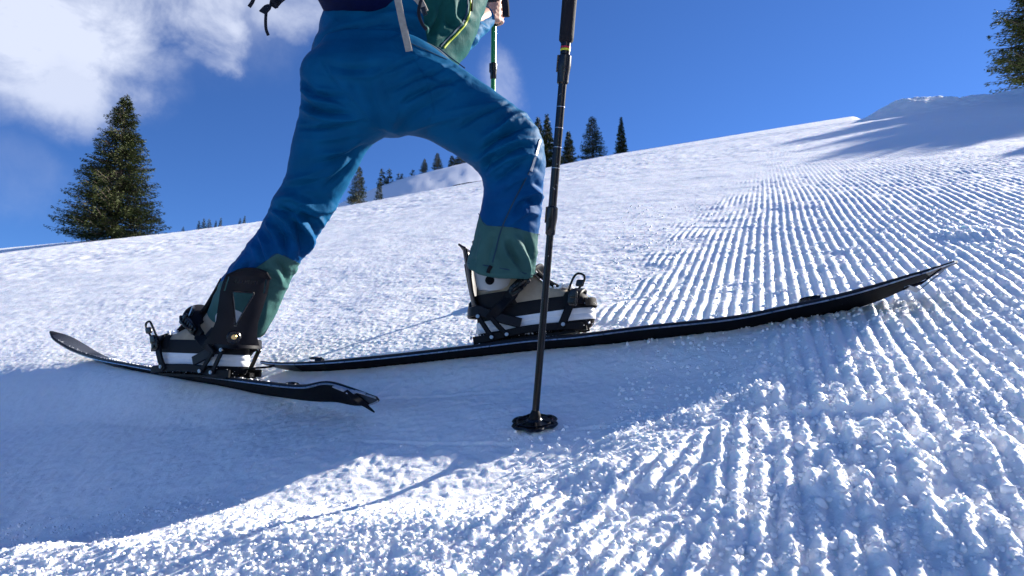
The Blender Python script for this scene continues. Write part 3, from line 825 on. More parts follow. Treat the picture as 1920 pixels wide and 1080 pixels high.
# ------------------------------------------------------------------ boots and bindings (local frame: x toe-ward, y left, z up)
class Frame:
    def __init__(s, o, f, u, scale=1.0):
        s.o = np.asarray(o, float); f = np.asarray(f, float); f /= np.linalg.norm(f); u = np.asarray(u, float); u -= f * np.dot(u, f); u /= np.linalg.norm(u)
        s.R = np.stack([f, np.cross(u, f), u], 1) * scale
    def __call__(s, V): return np.asarray(V, float) @ s.R.T + s.o
def foot_ring(z, xb, xf, w, n=40, lean=0, z0=.09, heel_w=.82):
    th = np.linspace(0, 2 * math.pi, n, endpoint=False)
    c, s_ = np.cos(th), np.sin(th)
    e = .72
    X = np.sign(c) * np.abs(c) ** e; Y = np.sign(s_) * np.abs(s_) ** .85
    x = (xb + xf) / 2 + X * (xf - xb) / 2
    wx = w * np.interp(x, [-.16, -.08, 0.0, .08, .17], [heel_w, heel_w, .84, 1.0, .98])
    return np.stack([x + max(z - z0, 0) * math.tan(lean), Y * wx, np.full(n, z)], -1)
def make_boot(fr, side, lean, parent, which):
    """side: +1/-1 local y of the side the camera sees"""
    def body(name, st, mt, lay=.0, **k):
        rings = [foot_ring(*s_, lean=lean) for s_ in st]
        b = MB().loft(rings); return b.build(name, mt, parent_obj, xf=fr, **k)
    holder = MB(); 
    up = [(.080, -.145, .140, .0475), (.088, -.1445, .134, .047), (.096, -.143, .122, .046), (.104, -.142, .106, .0445), (.113, -.141, .086, .043), (.123, -.140, .064, .0415), (.135, -.138, .044, .041),
          (.150, -.136, .028, .042), (.17, -.134, .016, .044), (.20, -.132, .006, .048), (.24, -.130, .002, .052), (.27, -.13, .0, .053)]
    b = MB().loft([foot_ring(*s_, lean=lean) for s_ in up]); boot = b.build('boot', M['tan'], parent, xf=fr, angle=50)
    boot['label'] = which
    parent_obj = boot
    body('outsole', [(.0, -.142, .150, .043), (.006, -.146, .158, .048), (.020, -.148, .163, .0505)], M['rubber'])
    # tread lugs
    lug = MB()
    for k in range(13):
        x = -.135 + k * .0225; hw = .044 if x > 0 else .037
        for sy in (-1, 1): lug.box((x, sy * (hw - .008), -.002), (.008, 0, 0), (0, .008, 0), (0, 0, .005))
    lug.build('tread', M['rubber'], boot, smooth=False, xf=fr)['kind'] = 'stuff'
    body('midsole', [(.020, -.149, .165, .0515), (.024, -.1505, .1665, .0525), (.033, -.151, .167, .053), (.034, -.1495, .1655, .052), (.036, -.1495, .1655, .052), (.037, -.151, .167, .053), (.048, -.150, .1655, .0525), (.050, -.148, .164, .0515)], M['bootwhite'], angle=60)
    body('rand', [(.049, -.1475, .1635, .0508), (.056, -.147, .1625, .0512), (.066, -.1465, .159, .0508), (.076, -.146, .152, .0496), (.0835, -.1455, .141, .0484), (.086, -.1445, .134, .0470)], M['bootblack'], angle=60)
    # toe cap
    body('toe_cap', [(.060, .070, .1635, .0498), (.072, .072, .160, .0485), (.084, .082, .150, .046), (.094, .092, .136, .040), (.098, .100, .125, .030)], M['bootgrey'] if False else M['bootblack'], angle=60)
    # heel counter (black) and pale panel with the lacing dial
    hc = MB(); rr = []
    for z in (.08, .10, .12):
        q = foot_ring(z, -.147, .02 - (z - .08) * .9, .0485 - (z - .08) * .08, lean=lean, heel_w=.93); rr.append(q)
    hc.loft(rr).build('heel_counter', M['bootblack'], boot, xf=fr)
    pn = MB(); rr = []
    for z, xa, xb in ((.126, -.10, -.060), (.134, -.124, -.032), (.148, -.130, -.020), (.175, -.131, -.010), (.205, -.13, -.01)):
        rr.append(foot_ring(z, xa - .006, xb + .002, (.0425 + (z - .126) * .12) * 1.06, lean=lean, heel_w=.95))
    pn.loft(rr).build('cuff_panel', M['bootgrey'], boot, xf=fr)
    sh = lambda z: max(z - .09, 0) * math.tan(lean)
    dl = MB(); dl.disc((-.088 + sh(.152), side * .041, .154), (0, side, .1), .013, .014, 20); dl.disc((-.088 + sh(.152), side * .048, .154), (0, side, .1), .008, .006, 16)
    dl.build('lacing_dial', M['black'], boot, xf=fr)
    # tongue
    tg = MB(); tg.ribbon(smooth_path([(.088, 0, .108), (.06, 0, .130), (.035 + sh(.16), 0, .160), (.012 + sh(.2), 0, .21), (.008 + sh(.25), 0, .25)], 4), (0, 1, 0), .055, .012)
    tg.build('tongue', M['bootblack'], boot, xf=fr)
    return boot
def arc_points(x0, x1, zb, zt, w, n=17, lo=0.0, hi=1.0, skew=0):
    """path over the foot from one side (y=+w) to the other (y=-w)"""
    out = []
    for k in range(n):
        t = lo + (hi - lo) * k / (n - 1); a = math.pi * t
        y = w * math.copysign(abs(math.cos(a)) ** .55, math.cos(a)); s_ = math.sin(a) ** .6
        out.append((x0 + (x1 - x0) * s_, y, zb + (zt - zb) * s_))
    return out
def make_highback(fr, lean, parent, wrap, hgt, bolt, text, side, twist=0., rad=.064, cx0=-.088, cy0=0.):
    """curved shell behind the calf with a triangular window"""
    nu, nv = 64, 80
    th0 = wrap
    def pt(u, v, off=0.):
        hw = np.interp(v, [0, .12, .3, .7, .93, 1], [1.0, .80, .70, .78, .72, .55])
        zz = .075 + hgt * v - (.010 * u * u if v > .8 else 0) * (v - .8) * 5
        a = u * hw * th0 + twist
        R = rad + .006 * v + off
        cx = cx0 + (zz - .09) * math.tan(lean)
        hook = -.010 * max(v - .9, 0) * 10
        x = cx - R * 1.02 * math.cos(a) + hook; y = cy0 + R * math.sin(a) * .98
        return np.array([x, y, zz])
    grid_v = np.linspace(0, 1, nv); grid_u = np.linspace(-1, 1, nu)
    V = []; keep = {}
    def hole(u, v):
        # rounded triangle, point down
        if not (.24 < v < .70): return False
        k = (v - .24) / .46; hw_ = .05 + .40 * k
        return abs(u - .04) < hw_ and (v < .67 or abs(u - .04) < hw_ - (v - .67) * 3)
    def slot(u, v):
        return any(abs(u - s0) < .05 and .70 < v < .90 for s0 in (-.82, .82))
    for layer, off in ((0, 0.), (1, .0045)):
        for j, v in enumerate(grid_v):
            for i, u in enumerate(grid_u):
                V.append(pt(u, v, off))
    Fc = []; n1 = nu * nv
    solid = np.zeros((nv - 1, nu - 1), bool)
    for j in range(nv - 1):
        for i in range(nu - 1):
            u = (grid_u[i] + grid_u[i + 1]) / 2; v = (grid_v[j] + grid_v[j + 1]) / 2
            corner = (v > .92 and abs(u) > 1 - ((v - .92) / .08) ** 2 * .3)
            if not hole(u, v) and not slot(u, v) and not corner: solid[j, i] = True
    for j in range(nv - 1):
        for i in range(nu - 1):
            if not solid[j, i]: continue
            a, b, c, d = j * nu + i, j * nu + i + 1, (j + 1) * nu + i + 1, (j + 1) * nu + i
            Fc.append((a, b, c, d)); Fc.append((n1 + d, n1 + c, n1 + b, n1 + a))
            for (dj, di, p, q) in ((-1, 0, a, b), (1, 0, c, d), (0, -1, d, a), (0, 1, b, c)):
                jj, ii = j + dj, i + di
                if not (0 <= jj < nv - 1 and 0 <= ii < nu - 1) or not solid[jj, ii]:
                    Fc.append((q, p, n1 + p, n1 + q))
    hb = MB().add(V, Fc).build('highback', M['highback'], parent, xf=fr, angle=40)
    # raised rim round the window
    rim = []
    for k in range(49):
        t = k / 48 * 3
        A0, B0, C0 = np.array([.04, .235]), np.array([-.41, .69]), np.array([.49, .69])
        tri = [A0, B0, C0, A0]; i = min(int(t), 2); p = tri[i] * (1 - (t - i)) + tri[i + 1] * (t - i)
        rim.append(pt(p[0], p[1], .0050))
    rimp = [np.mean([rim[(k - 1) % 48], rim[k], rim[(k + 1) % 48]], axis=0) for k in range(48)]
    MB().tube(rimp + [rimp[0]], .0022, 8, False).build('window_rim', M['black_gloss'], hb, xf=fr)
    # outer lip
    lip = [pt(u, .998 if abs(u) < .8 else 1 - (abs(u) - .8) * .35, .0022) for u in np.linspace(-1, 1, 30)]
    MB().tube(lip, .0032, 8).build('lip', M['highback'], hb, xf=fr)
    if bolt:
        c = pt(-.15 * side * 0, .10, .006); nn = pt(0, .10, .02) - c
        d = MB(); d.disc(c, nn, .017, .012, 8, .3); d.build('lean_adjuster', M['black_gloss'], hb, xf=fr)
        d = MB(); d.disc(c + nn * .5, nn, .0065, .004, 16); d.build('adjuster_bolt', M['brass'], hb, xf=fr)
    if text:
        cu = bpy.data.curves.new('lettering', 'FONT'); cu.body = 'INFUSE'; cu.size = .0135; cu.extrude = .0; cu.align_x = 'CENTER'; cu.space_character = 1.25
        to = bpy.data.objects.new('tmp', cu); C.objects.link(to)
        me = bpy.data.meshes.new_from_object(to.evaluated_get(bpy.context.evaluated_depsgraph_get())); bpy.data.objects.remove(to)
        bm = bmesh.new(); bm.from_mesh(me); bmesh.ops.triangulate(bm, faces=bm.faces); V = []; 
        for v in bm.verts:
            u = -v.co.x / .052 * -1 * text; vv = .80 + v.co.y / hgt
            V.append(pt(u + .05, vv, .0054))
        Fc = [tuple(v.index for v in f.verts) for f in bm.faces]; bm.free()
        MB().add(V, Fc).build('lettering', M['black_gloss'], hb, xf=fr)
    return hb
def make_binding(fr, lean, parent, side, which, text, hb_wrap, hb_twist, bolt=True, hh=.175, **hk):
    hb = make_highback(fr, lean, parent, hb_wrap, hh, bolt, text, side, hb_twist, **hk)
    # baseplate: side rails and floor
    bp = MB()
    for sy in (-1, 1):
        path = smooth_path([(-.15, sy * .052, .002), (-.10, sy * .054, .004), (-.02, sy * .056, .012), (.06, sy * .057, .010), (.12, sy * .056, .004), (.135, sy * .054, .0)], 4)
        bp.ribbon(path, (0, 0, 1), .020, .006)
    bp.box((-.01, 0, -.008), (.125, 0, 0), (0, .05, 0), (0, 0, .003))
    bp.build('baseplate', M['black'], parent, xf=fr)
    # heel loop
    hl = MB(); pts = [(-.02, .054, .030), (-.07, .0565, .050), (-.115, .056, .072)]
    for k in range(9):
        a = math.pi * k / 8; pts.append((-.125 - .042 * math.sin(a), .0555 * math.cos(a), .078))
    pts += [(-.115, -.056, .072), (-.07, -.0565, .050), (-.02, -.054, .030)]
    hl.ribbon(smooth_path(pts, 3), (0.15, 0, 1), .026, .006); hloop = hl.build('heel_loop', M['highback'], parent, xf=fr)
    # struts from the loop down to the plate
    for sy in (-1, 1):
        st = MB(); st.ribbon([(-.128, sy * .060, .062), (-.112, sy * .0605, .030), (-.098, sy * .060, .002)], (1, 0, 0), .013, .006)
        st.ribbon([(-.098, sy * .061, .060), (-.078, sy * .0615, .030), (-.058, sy * .061, .004)], (1, 0, 0), .013, .006)
        st.build('strut', M['black'], parent, xf=fr)
        for (x, z) in ((-.128, .062), (-.098, .004), (-.058, .006), (.088, .012)):
            d = MB(); d.disc((x, sy * .0655, z), (0, sy, 0), .0052, .003, 14); d.disc((x, sy * .0672, z), (0, sy, 0), .0022, .002, 6); d.build('screw', M['screw'], parent, xf=fr)
    sh = lambda z: max(z - .09, 0) * math.tan(lean)
    # ankle strap
    a = MB(); path = [(-.100, side * .062, .052), (-.070, side * .064, .075), (-.040, side * .062, .098)]
    a.ribbon(smooth_path(path, 4), (1, 0, .6), .026, .005)
    path = [(-.045, side * .060, .095), (-.020, side * .059, .120), (.002, side * .050, .142), (.020 + sh(.15) * .5, side * .030, .160), (.026 + sh(.16) * .5, 0, .168), (.022 + sh(.16) * .5, -side * .03, .160), (-.005, -side * .050, .138), (-.05, -side * .060, .10), (-.10, -side * .062, .052)]
    a.ribbon(smooth_path(path, 5), (.8, 0, .55), [.03] * 6 + [.05] * 25 + [.03] * 10, .009)
    st = a.build('ankle_strap', M['black'], parent, xf=fr)
    bk = MB(); bk.rbox((-.012, side * .067, .122), (0, .006, 0), (-.007, 0, .010), (.022, 0, .017)); bk.rbox((-.016, side * .074, .127), (0, .0035, 0), (-.005, 0, .007), (.016, 0, .012))
    for kk in range(4): bk.rbox((-.024 + kk * .008, side * .0785, .118 + kk * .006), (0, .0015, 0), (-.004, 0, .006), (.0012, 0, .001))
    bk.rbox((.008, side * .071, .140), (0, .005, 0), (-.010, 0, .013), (.005, 0, .004))
    bk.tube(smooth_path([(-.03, side * .074, .112), (-.016, side * .080, .118), (.006, side * .078, .132), (.018, side * .072, .146)], 3), .0045, 8)
    bk.build('buckle', M['black_gloss'], st, xf=fr)
    ld = MB()
    for k in range(9):
        t = k / 8; ld.box((.006 + .022 * t, side * (.054 - .022 * t), .150 + .016 * t), (.0012, 0, .0006), (0, .004, .001), (-.006, 0, .010))
    ld.build('ladder_teeth', M['screw'], st, xf=fr)
    # toe strap wraps the toe cap
    ts = MB(); path = [(.080, side * .060, .004), (.098, side * .061, .035), (.115, side * .057, .066), (.128, side * .045, .088), (.136, side * .02, .098), (.137, 0, .100), (.136, -side * .02, .098), (.128, -side * .045, .088), (.115, -side * .057, .066), (.098, -side * .061, .035), (.080, -side * .060, .004)]
    ts.ribbon(smooth_path(path, 4), (1, 0, -.25), [.020] * 10 + [.030] * 21 + [.020] * 10, .007)
    tt = ts.build('toe_strap', M['black'], parent, xf=fr)
    fc = MB(); fc.ribbon(smooth_path([(.148, side * .050, .062), (.166, side * .030, .062), (.1715, 0, .062), (.166, -side * .030, .062), (.148, -side * .050, .062)], 4), (0, 0, 1), .022, .004); fc.build('toe_cup', M['rubber'], tt, xf=fr)
    bk = MB(); bk.rbox((.120, side * .062, .074), (0, .006, 0), (.012, 0, -.003), (.004, 0, .019)); bk.rbox((.124, side * .068, .084), (0, .003, 0), (.009, 0, -.002), (.003, 0, .011))
    bk.disc((.119, side * .070, .066), (0, side, 0), .0045, .003, 12); bk.build('buckle', M['black_gloss'], tt, xf=fr)
    lv = MB(); lp = [(.112, side * .066, .092), (.126, side * .070, .118), (.140, side * .070, .132), (.156, side * .068, .126), (.154, side * .066, .112), (.138, side * .065, .094)]
    lv.tube(smooth_path(lp, 4), .0030, 8); lv.rbox((.144, side * .067, .108), (.010, 0, -.002), (0, .004, 0), (.003, 0, .008)); lv.build('buckle_lever', M['black_gloss'], tt, xf=fr)
    return hb

# front foot
i = px_index(fN, 990); c, f, w, u, wl = board_frame(fN, fF, i)
up = np.array([0.02, -.02, 1.0]); 
f2 = f.copy(); f2[2] += .035
heel_ref = P(888, 640, 1.60); 
Of = P(1001, 628, 1.615)
fr_front = Frame(Of, f2, up, .965)
person_base = (float(Of[0]) - .35, 1.62, gz(-.35, 1.62))
person = root('person', person_base, 'person in blue and green ski clothing striding uphill, seen from the hips down', 'person')
make_boot(fr_front, -1, math.radians(-2), person, 'tan, black and white snowboard boot pointing right')
make_binding(fr_front, math.radians(-1), front, -1, 'front', 0, 1.0, .0, bolt=True, hh=.195, rad=.062)
# rear foot: toe points away to the left
fr_rear_f = np.array([-.90, .40, .04])
Or = P(383, 698, 1.73)
fr_rear = Frame(Or, fr_rear_f, np.array([.03, -.03, 1.0]), 1.0)
make_boot(fr_rear, 1, math.radians(-24), person, 'tan, black and white snowboard boot pointing left, seen from its heel')
make_binding(fr_rear, math.radians(-12), rear, 1, 'rear', 1, .74, .72, bolt=True, hh=.185, rad=.090, cx0=-.142, cy0=.046)

# ------------------------------------------------------------------ clothes: rings given by both silhouette sides and a depth
def sil_rings(spec, n=40, kdepth=.95, e=.95):
    """spec rows: (Lx, Ly, Rx, Ry, t, depth factor)"""
    Ls = [P(r_[0], r_[1], r_[4]) for r_ in spec]; Rs = [P(r_[2], r_[3], r_[4] + (r_[6] if len(r_) > 6 else 0)) for r_ in spec]
    cen = [(a + b) / 2 for a, b in zip(Ls, Rs)]; rings = []
    for i in range(len(spec)):
        ax = cen[min(i + 1, len(cen) - 1)] - cen[max(i - 1, 0)]; W = (Rs[i] - Ls[i]) / 2
        D = np.cross(ax, W); D /= np.linalg.norm(D)
        if D[1] < 0: D = -D
        D *= np.linalg.norm(W) * spec[i][5]
        th = np.linspace(0, 2 * math.pi, n, endpoint=False)
        rings.append(cen[i] + np.cos(th)[:, None] * W + np.sin(th)[:, None] * D)
    return rings
def densify(rings, k=3):
    out = []; R = [np.asarray(r_) for r_ in rings]
    P_ = [2 * R[0] - R[1]] + R + [2 * R[-1] - R[-2]]
    for i in range(1, len(P_) - 2):
        a, b, c, d = P_[i - 1], P_[i], P_[i + 1], P_[i + 2]
        for q in range(k):
            t = q / k; out.append(.5 * ((2 * b) + (-a + c) * t + (2 * a - 5 * b + 4 * c - d) * t * t + (-a + 3 * b - 3 * c + d) * t ** 3))
    out.append(R[-1]); return out
def remesh(mb, voxel, smooth_n=4):
    V = np.concatenate(mb.v); me = bpy.data.meshes.new('tmp'); me.from_pydata([tuple(v) for v in V], [], mb.f); me.update()
    bm = bmesh.new(); bm.from_mesh(me); bmesh.ops.recalc_face_normals(bm, faces=bm.faces); bm.to_mesh(me); bm.free()
    o = bpy.data.objects.new('tmp', me); C.objects.link(o)
    md = o.modifiers.new('r', 'REMESH'); md.mode = 'VOXEL'; md.voxel_size = voxel
    out = bpy.data.meshes.new_from_object(o.evaluated_get(bpy.context.evaluated_depsgraph_get()))
    bpy.data.objects.remove(o)
    n = len(out.vertices); V = np.empty(n * 3); out.vertices.foreach_get('co', V); V = V.reshape(-1, 3)
    ne = len(out.edges); E = np.empty(ne * 2, np.int32); out.edges.foreach_get('vertices', E); E = E.reshape(-1, 2)
    nf = len(out.polygons); Q = np.empty(len(out.loops), np.int32); out.loops.foreach_get('vertex_index', Q); Q = Q.reshape(-1, 4)
    deg = np.bincount(E.ravel(), minlength=n)[:, None]
    for it in range(smooth_n):
        V = lap(V, E, deg, n, .5); 
    return V, E, Q, deg
def lap(V, E, deg, n, k):
    s_ = np.zeros_like(V)
    for d in range(3):
        s_[:, d] = np.bincount(E[:, 0], weights=V[E[:, 1], d], minlength=n) + np.bincount(E[:, 1], weights=V[E[:, 0], d], minlength=n)
    return V + k * (s_ / np.maximum(deg, 1) - V)
def vnormals(V, Q):
    n = np.cross(V[Q[:, 2]] - V[Q[:, 0]], V[Q[:, 3]] - V[Q[:, 1]]); out = np.zeros_like(V)
    for k in range(4):
        for d in range(3): out[:, d] += np.bincount(Q[:, k], weights=n[:, d], minlength=len(V))
    return out / (np.linalg.norm(out, axis=1)[:, None] + 1e-12)
def poly_dist(px, py, pts):
    best = np.full(px.shape, 1e9); tbest = np.zeros(px.shape); n = len(pts) - 1; sgn = np.zeros(px.shape)
    for i in range(n):
        ax, ay = pts[i]; bx, by = pts[i + 1]; dx, dy = bx - ax, by - ay; L2 = dx * dx + dy * dy + 1e-9
        t = np.clip(((px - ax) * dx + (py - ay) * dy) / L2, 0, 1)
        d = np.hypot(px - ax - t * dx, py - ay - t * dy)
        s_ = np.sign((px - ax) * dy - (py - ay) * dx)
        m_ = d < best; best = np.where(m_, d, best); tbest = np.where(m_, (i + t) / n, tbest); sgn = np.where(m_, s_, sgn)
    return best, tbest, sgn
def noise3(V, sc, seed):
    return (fbm(V[:, 0] * sc + V[:, 2] * sc * .7, V[:, 1] * sc - V[:, 2] * sc * .6, seed, 3) + fbm(V[:, 2] * sc, V[:, 0] * sc + 5, seed + 9, 3)) * .5
def sculpt(V, Q, E, deg, folds, wob):
    """folds rows: (amplitude mm, width px, [(x,y)...]) — ridge (+) or crease (-) running over the cloth"""
    N = vnormals(V, Q); px, py = proj(V)
    vd = V / np.linalg.norm(V, axis=1)[:, None]; facing = np.clip(-(N * vd).sum(1) * 2.2 + .35, 0, 1)
    disp = np.zeros(len(V))
    for amp, wd, pts in folds:
        pts = [tuple(p) for p in smooth_path([np.array(p) for p in pts], 4)] if len(pts) > 2 else pts
        d, t, sg = poly_dist(px, py, pts)
        env = np.sin(np.clip(t, 0.02, .98) * math.pi) ** .5
        # steeper on one side, as pulled cloth is
        dd = np.where(sg > 0, d / wd, d / (wd * .55))
        disp += amp * .0017 * env * (.5 * np.exp(-dd ** 2) + .6 * np.exp(-1.25 * dd) - .35 * np.exp(-((d - 2.0 * wd) / (wd * .9)) ** 2)) * facing
    disp += wob(V, px, py)
    V = V + N * disp[:, None]
    return lap(V, E, deg, len(V), .12)

# trousers
hipL = [(610, 70, 785, 74, 1.56, .5), (594, 92, 806, 94, 1.56, .52), (575, 110, 832, 114, 1.56, .55), (566, 130, 842, 150, 1.56, .62), (567, 160, 825, 195, 1.56, .60), (570, 190, 795, 235, 1.56, .58), (573, 215, 750, 258, 1.56, .56)]
rear_leg = [(567, 140, 765, 215, 1.56, .66), (569, 175, 738, 246, 1.56, .72), (566, 212, 702, 268, 1.57, .82), (556, 250, 682, 290, 1.58, .86), (548, 290, 668, 316, 1.59, .88), (540, 328, 652, 346, 1.60, .9), (520, 366, 634, 384, 1.61, .92),
            (509, 396, 612, 418, 1.62, .95), (493, 423, 588, 452, 1.63, 1), (468, 454, 568, 482, 1.64, 1), (444, 484, 556, 500, 1.655, .92), (424, 510, 546, 528, 1.68, .82), (409, 540, 528, 566, 1.70, .72), (398, 568, 508, 606, 1.72, .62), (391, 588, 492, 632, 1.73, .58)]
front_leg = [(640, 215, 770, 70, 1.56, .80), (700, 240, 800, 82, 1.56, .80), (752, 250, 838, 108, 1.555, .82), (800, 259, 882, 138, 1.55, .84), (842, 280, 926, 170, 1.545, .86), (872, 298, 962, 196, 1.54, .9), (890, 314, 998, 226, 1.54, .92),
             (904, 334, 1018, 262, 1.54, .92), (909, 352, 1023, 298, 1.545, .92), (905, 376, 1019, 342, 1.555, .92), (898, 404, 1015, 384, 1.565, .92), (890, 434, 1012, 424, 1.575, .92), (883, 468, 1008, 464, 1.585, .92), (878, 490, 1004, 495, 1.59, .92), (877, 498, 1002, 518, 1.595, .90)]
mb = MB(); mb.loft(densify(sil_rings(hipL))); mb.loft(densify(sil_rings(rear_leg))); mb.loft(densify(sil_rings(front_leg)))
V, E, Q, deg = remesh(mb, .0036, 10)
folds = [
 (-2.2, 2, [(604, 112), (625, 150), (660, 188), (712, 246)]), (-1.8, 2, [(770, 100), (800, 150), (812, 200), (800, 255)]),
 (4, 12, [(712, 240), (668, 190), (640, 130)]), (-4, 9, [(722, 240), (700, 185), (690, 130)]), (4, 12, [(735, 242), (752, 195), (790, 130)]), (-4, 8, [(745, 245), (790, 205), (850, 170)]), (4, 9, [(755, 248), (820, 228), (890, 215)]),
 (-3.5, 7, [(790, 130), (820, 150), (860, 160)]), (4, 8, [(770, 105), (815, 120), (870, 150)]), (-3.5, 6, [(610, 120), (660, 130), (720, 122)]), (3.5, 7, [(620, 140), (680, 146), (740, 136)]),
 (5, 8, [(680, 262), (640, 282), (600, 290)]), (-5, 6, [(684, 272), (640, 295), (590, 306)]), (4, 8, [(660, 300), (610, 330), (560, 338)]),
 (-4, 4, [(727, 173), (780, 150), (850, 122)]), (-5, 5, [(740, 202), (800, 168), (870, 145)]), (-3, 4, [(700, 150), (760, 118), (800, 105)]),
 (3, 9, [(760, 235), (820, 215), (900, 200), (955, 192)]), (-5, 4, [(860, 240), (905, 214), (958, 192)]),
 (7, 8, [(894, 302), (925, 286), (960, 268), (1000, 262)]), (-6, 5, [(900, 290), (930, 262), (975, 240), (1000, 238)]), (7, 7, [(905, 262), (940, 240), (985, 222)]),
 (-6, 5, [(918, 310), (945, 290), (975, 275), (1008, 270)]), (7, 8, [(915, 330), (945, 305), (985, 292), (1012, 300)]), (6, 6, [(935, 252), (960, 222), (985, 214)]),
 (-5, 5, [(925, 345), (960, 318), (985, 300)]), (5, 8, [(930, 370), (965, 340), (1000, 325)]), (-5, 5, [(912, 322), (918, 300), (935, 285)]),
 (6, 7, [(980, 372), (1000, 360), (1018, 372)]), (-6, 5, [(965, 400), (985, 375), (1015, 385)]), (6, 7, [(955, 425), (985, 400), (1012, 404)]), (5, 6, [(990, 345), (1005, 365), (1015, 395)]),
 (-5, 5, [(952, 462), (965, 485), (985, 515)]), (7, 7, [(960, 440), (978, 470), (995, 515)]), (5, 6, [(940, 450), (950, 480), (975, 510)]), (-4, 5, [(985, 440), (994, 480), (1000, 520)]),
 (4, 8, [(905, 440), (900, 470), (895, 500)]), (-3, 5, [(925, 440), (918, 470), (912, 505)]),
 (-6, 5, [(566, 150), (590, 174), (640, 182)]), (6, 8, [(566, 163), (596, 192), (650, 196)]), (-6, 5, [(568, 190), (600, 209), (660, 214)]), (5, 8, [(565, 205), (605, 224), (670, 226)]),
 (-5, 4, [(556, 240), (610, 240), (690, 228)]), (3, 8, [(560, 260), (620, 262), (680, 250)]), (-4, 4, [(577, 178), (620, 186), (660, 205)]),
 (4, 9, [(535, 345), (587, 325), (640, 298)]), (-4, 6, [(530, 352), (575, 345), (630, 325)]), (5, 7, [(600, 340), (625, 318), (655, 290)]), (-5, 5, [(610, 350), (640, 322), (665, 296)]),
 (8, 9, [(513, 378), (550, 374), (600, 396), (632, 388)]), (-7, 5, [(513, 392), (545, 398), (590, 412), (620, 402)]), (9, 8, [(511, 396), (536, 410), (552, 440), (556, 476)]),
 (-8, 6, [(528, 392), (552, 415), (562, 445), (560, 478)]), (9, 8, [(545, 395), (570, 420), (580, 448), (566, 474)]), (-6, 5, [(560, 398), (586, 425), (590, 445)]),
 (6, 6, [(575, 395), (600, 412), (605, 428)]), (6, 7, [(500, 415), (515, 440), (522, 470)]), (-6, 5, [(515, 418), (532, 448), (540, 478)]), (5, 6, [(485, 440), (497, 462), (500, 485)]),
 (-5, 5, [(480, 452), (490, 478), (496, 495)]), (5, 7, [(505, 490), (520, 512), (530, 535)]), (-4, 5, [(520, 488), (532, 508), (538, 530)]), (5, 7, [(455, 480), (440, 510), (420, 545)]),
 (-4, 5, [(470, 490), (452, 515), (432, 550)]), (4, 8, [(500, 560), (495, 590), (485, 620)]),
]
def wobT(V, px, py):
    knee = np.exp(-(((px - 960) / 75) ** 2 + ((py - 290) / 80) ** 2)) + np.exp(-(((px - 560) / 70) ** 2 + ((py - 430) / 75) ** 2)) + .7 * np.exp(-((py - 500) / 45) ** 2) + .5 * np.exp(-(((px - 590) / 40) ** 2 + ((py - 190) / 60) ** 2))
    a = np.stack([V[:, 0] * .55 + V[:, 2] * 1.0, V[:, 1], V[:, 2] * .8 - V[:, 0] * .4], 1)
    rid = 1 - np.abs(noise3(a, 17, 300)) * 3.2
    return (rid * .0046 * (knee + .14)) + noise3(V, 7, 310) * .007 + (1 - np.abs(noise3(a, 42, 330)) * 3.) * .0011 * (knee + .25)
V = sculpt(V, Q, E, deg, folds, wobT)
def finish(name, V, Q, matl, parent, zones=None):
    o = mk(name, V, Q, matl, parent)
    if zones:
        for k, z in zones.items():
            at = o.data.attributes.new(k, 'FLOAT', 'POINT'); at.data.foreach_set('value', np.asarray(z, np.float32))
    return o
px, py = proj(V)
front_side = px > 760
d, t, sg = poly_dist(px, py, [(860, 385), (897, 397), (905, 415), (914, 423), (960, 426), (1015, 441), (1060, 452)])
zf = np.where(py > np.interp(px, [860, 897, 905, 914, 960, 1015, 1060], [385, 397, 415, 423, 426, 441, 452]), d, -d) / 8
d, t, sg = poly_dist(px, py, [(380, 545), (430, 520), (469, 508), (502, 487), (521, 475), (554, 490), (600, 512)])
zr = np.where(py > np.interp(px, [380, 430, 469, 502, 521, 554, 600], [545, 520, 508, 487, 475, 490, 512]), d, -d) / 8
zone_b = np.where(front_side, zf, zr)
ya = np.where(front_side, py - (325 - (px - 960) * .25), (py - 425) - (px - 520) * .3) / 60
# cut the hems open-looking: flatten the lowest ring is enough, boots run up inside
trousers = finish('trousers', V, Q, M['trousers'], person, {'zone_a': ya, 'zone_b': zone_b})
bvhT = BVHTree.FromPolygons([tuple(v) for v in V], [tuple(q) for q in Q.tolist()])
def on_surf(bvh, px_, py_, off=.001, default=1.56):
    d = Vector(ray(px_, py_)).normalized(); loc, nor, idx_, dist = bvh.ray_cast(Vector((0, 0, 0)), d)
    if loc is None: return P(px_, py_, default), np.array([0, -1, 0.])
    nrm = np.array(nor)
    if np.dot(nrm, np.array(d)) > 0: nrm = -nrm
    return np.array(loc) + nrm * off, nrm
def surf_strip(bvh, pts, width, th, name, mt, parent, off=.001, n=6, default=1.56):
    path = smooth_path([np.array(p, float) for p in pts], n); PP = []; WD = []
    for q in path:
        l_, n_ = on_surf(bvh, q[0], q[1], off, default); PP.append(l_); WD.append(n_)
    PP = np.array(PP)
    for _ in range(2): PP[1:-1] = (PP[:-2] + 2 * PP[1:-1] + PP[2:]) / 4
    wd = []
    for i in range(len(PP)):
        d = PP[min(i + 1, len(PP) - 1)] - PP[max(i - 1, 0)]; wd.append(np.cross(d, WD[i]))
    return MB().ribbon(list(PP), wd, width, th).build(name, mt, parent)
surf_strip(bvhT, [(1012, 262), (1008, 279), (1001, 302), (995, 321)], .0065, .002, 'reflective_zip', M['reflect'], trousers, .0018)
surf_strip(bvhT, [(992, 322), (975, 355), (955, 395), (940, 430), (932, 460), (924, 492)], .0035, .0018, 'vent_zip', M['seam'], trousers, .0012)
surf_strip(bvhT, [(430, 520), (469, 508), (502, 487), (521, 475), (554, 490)], .0016, .001, 'cuff_seam', M['seam'], trousers, .0004)
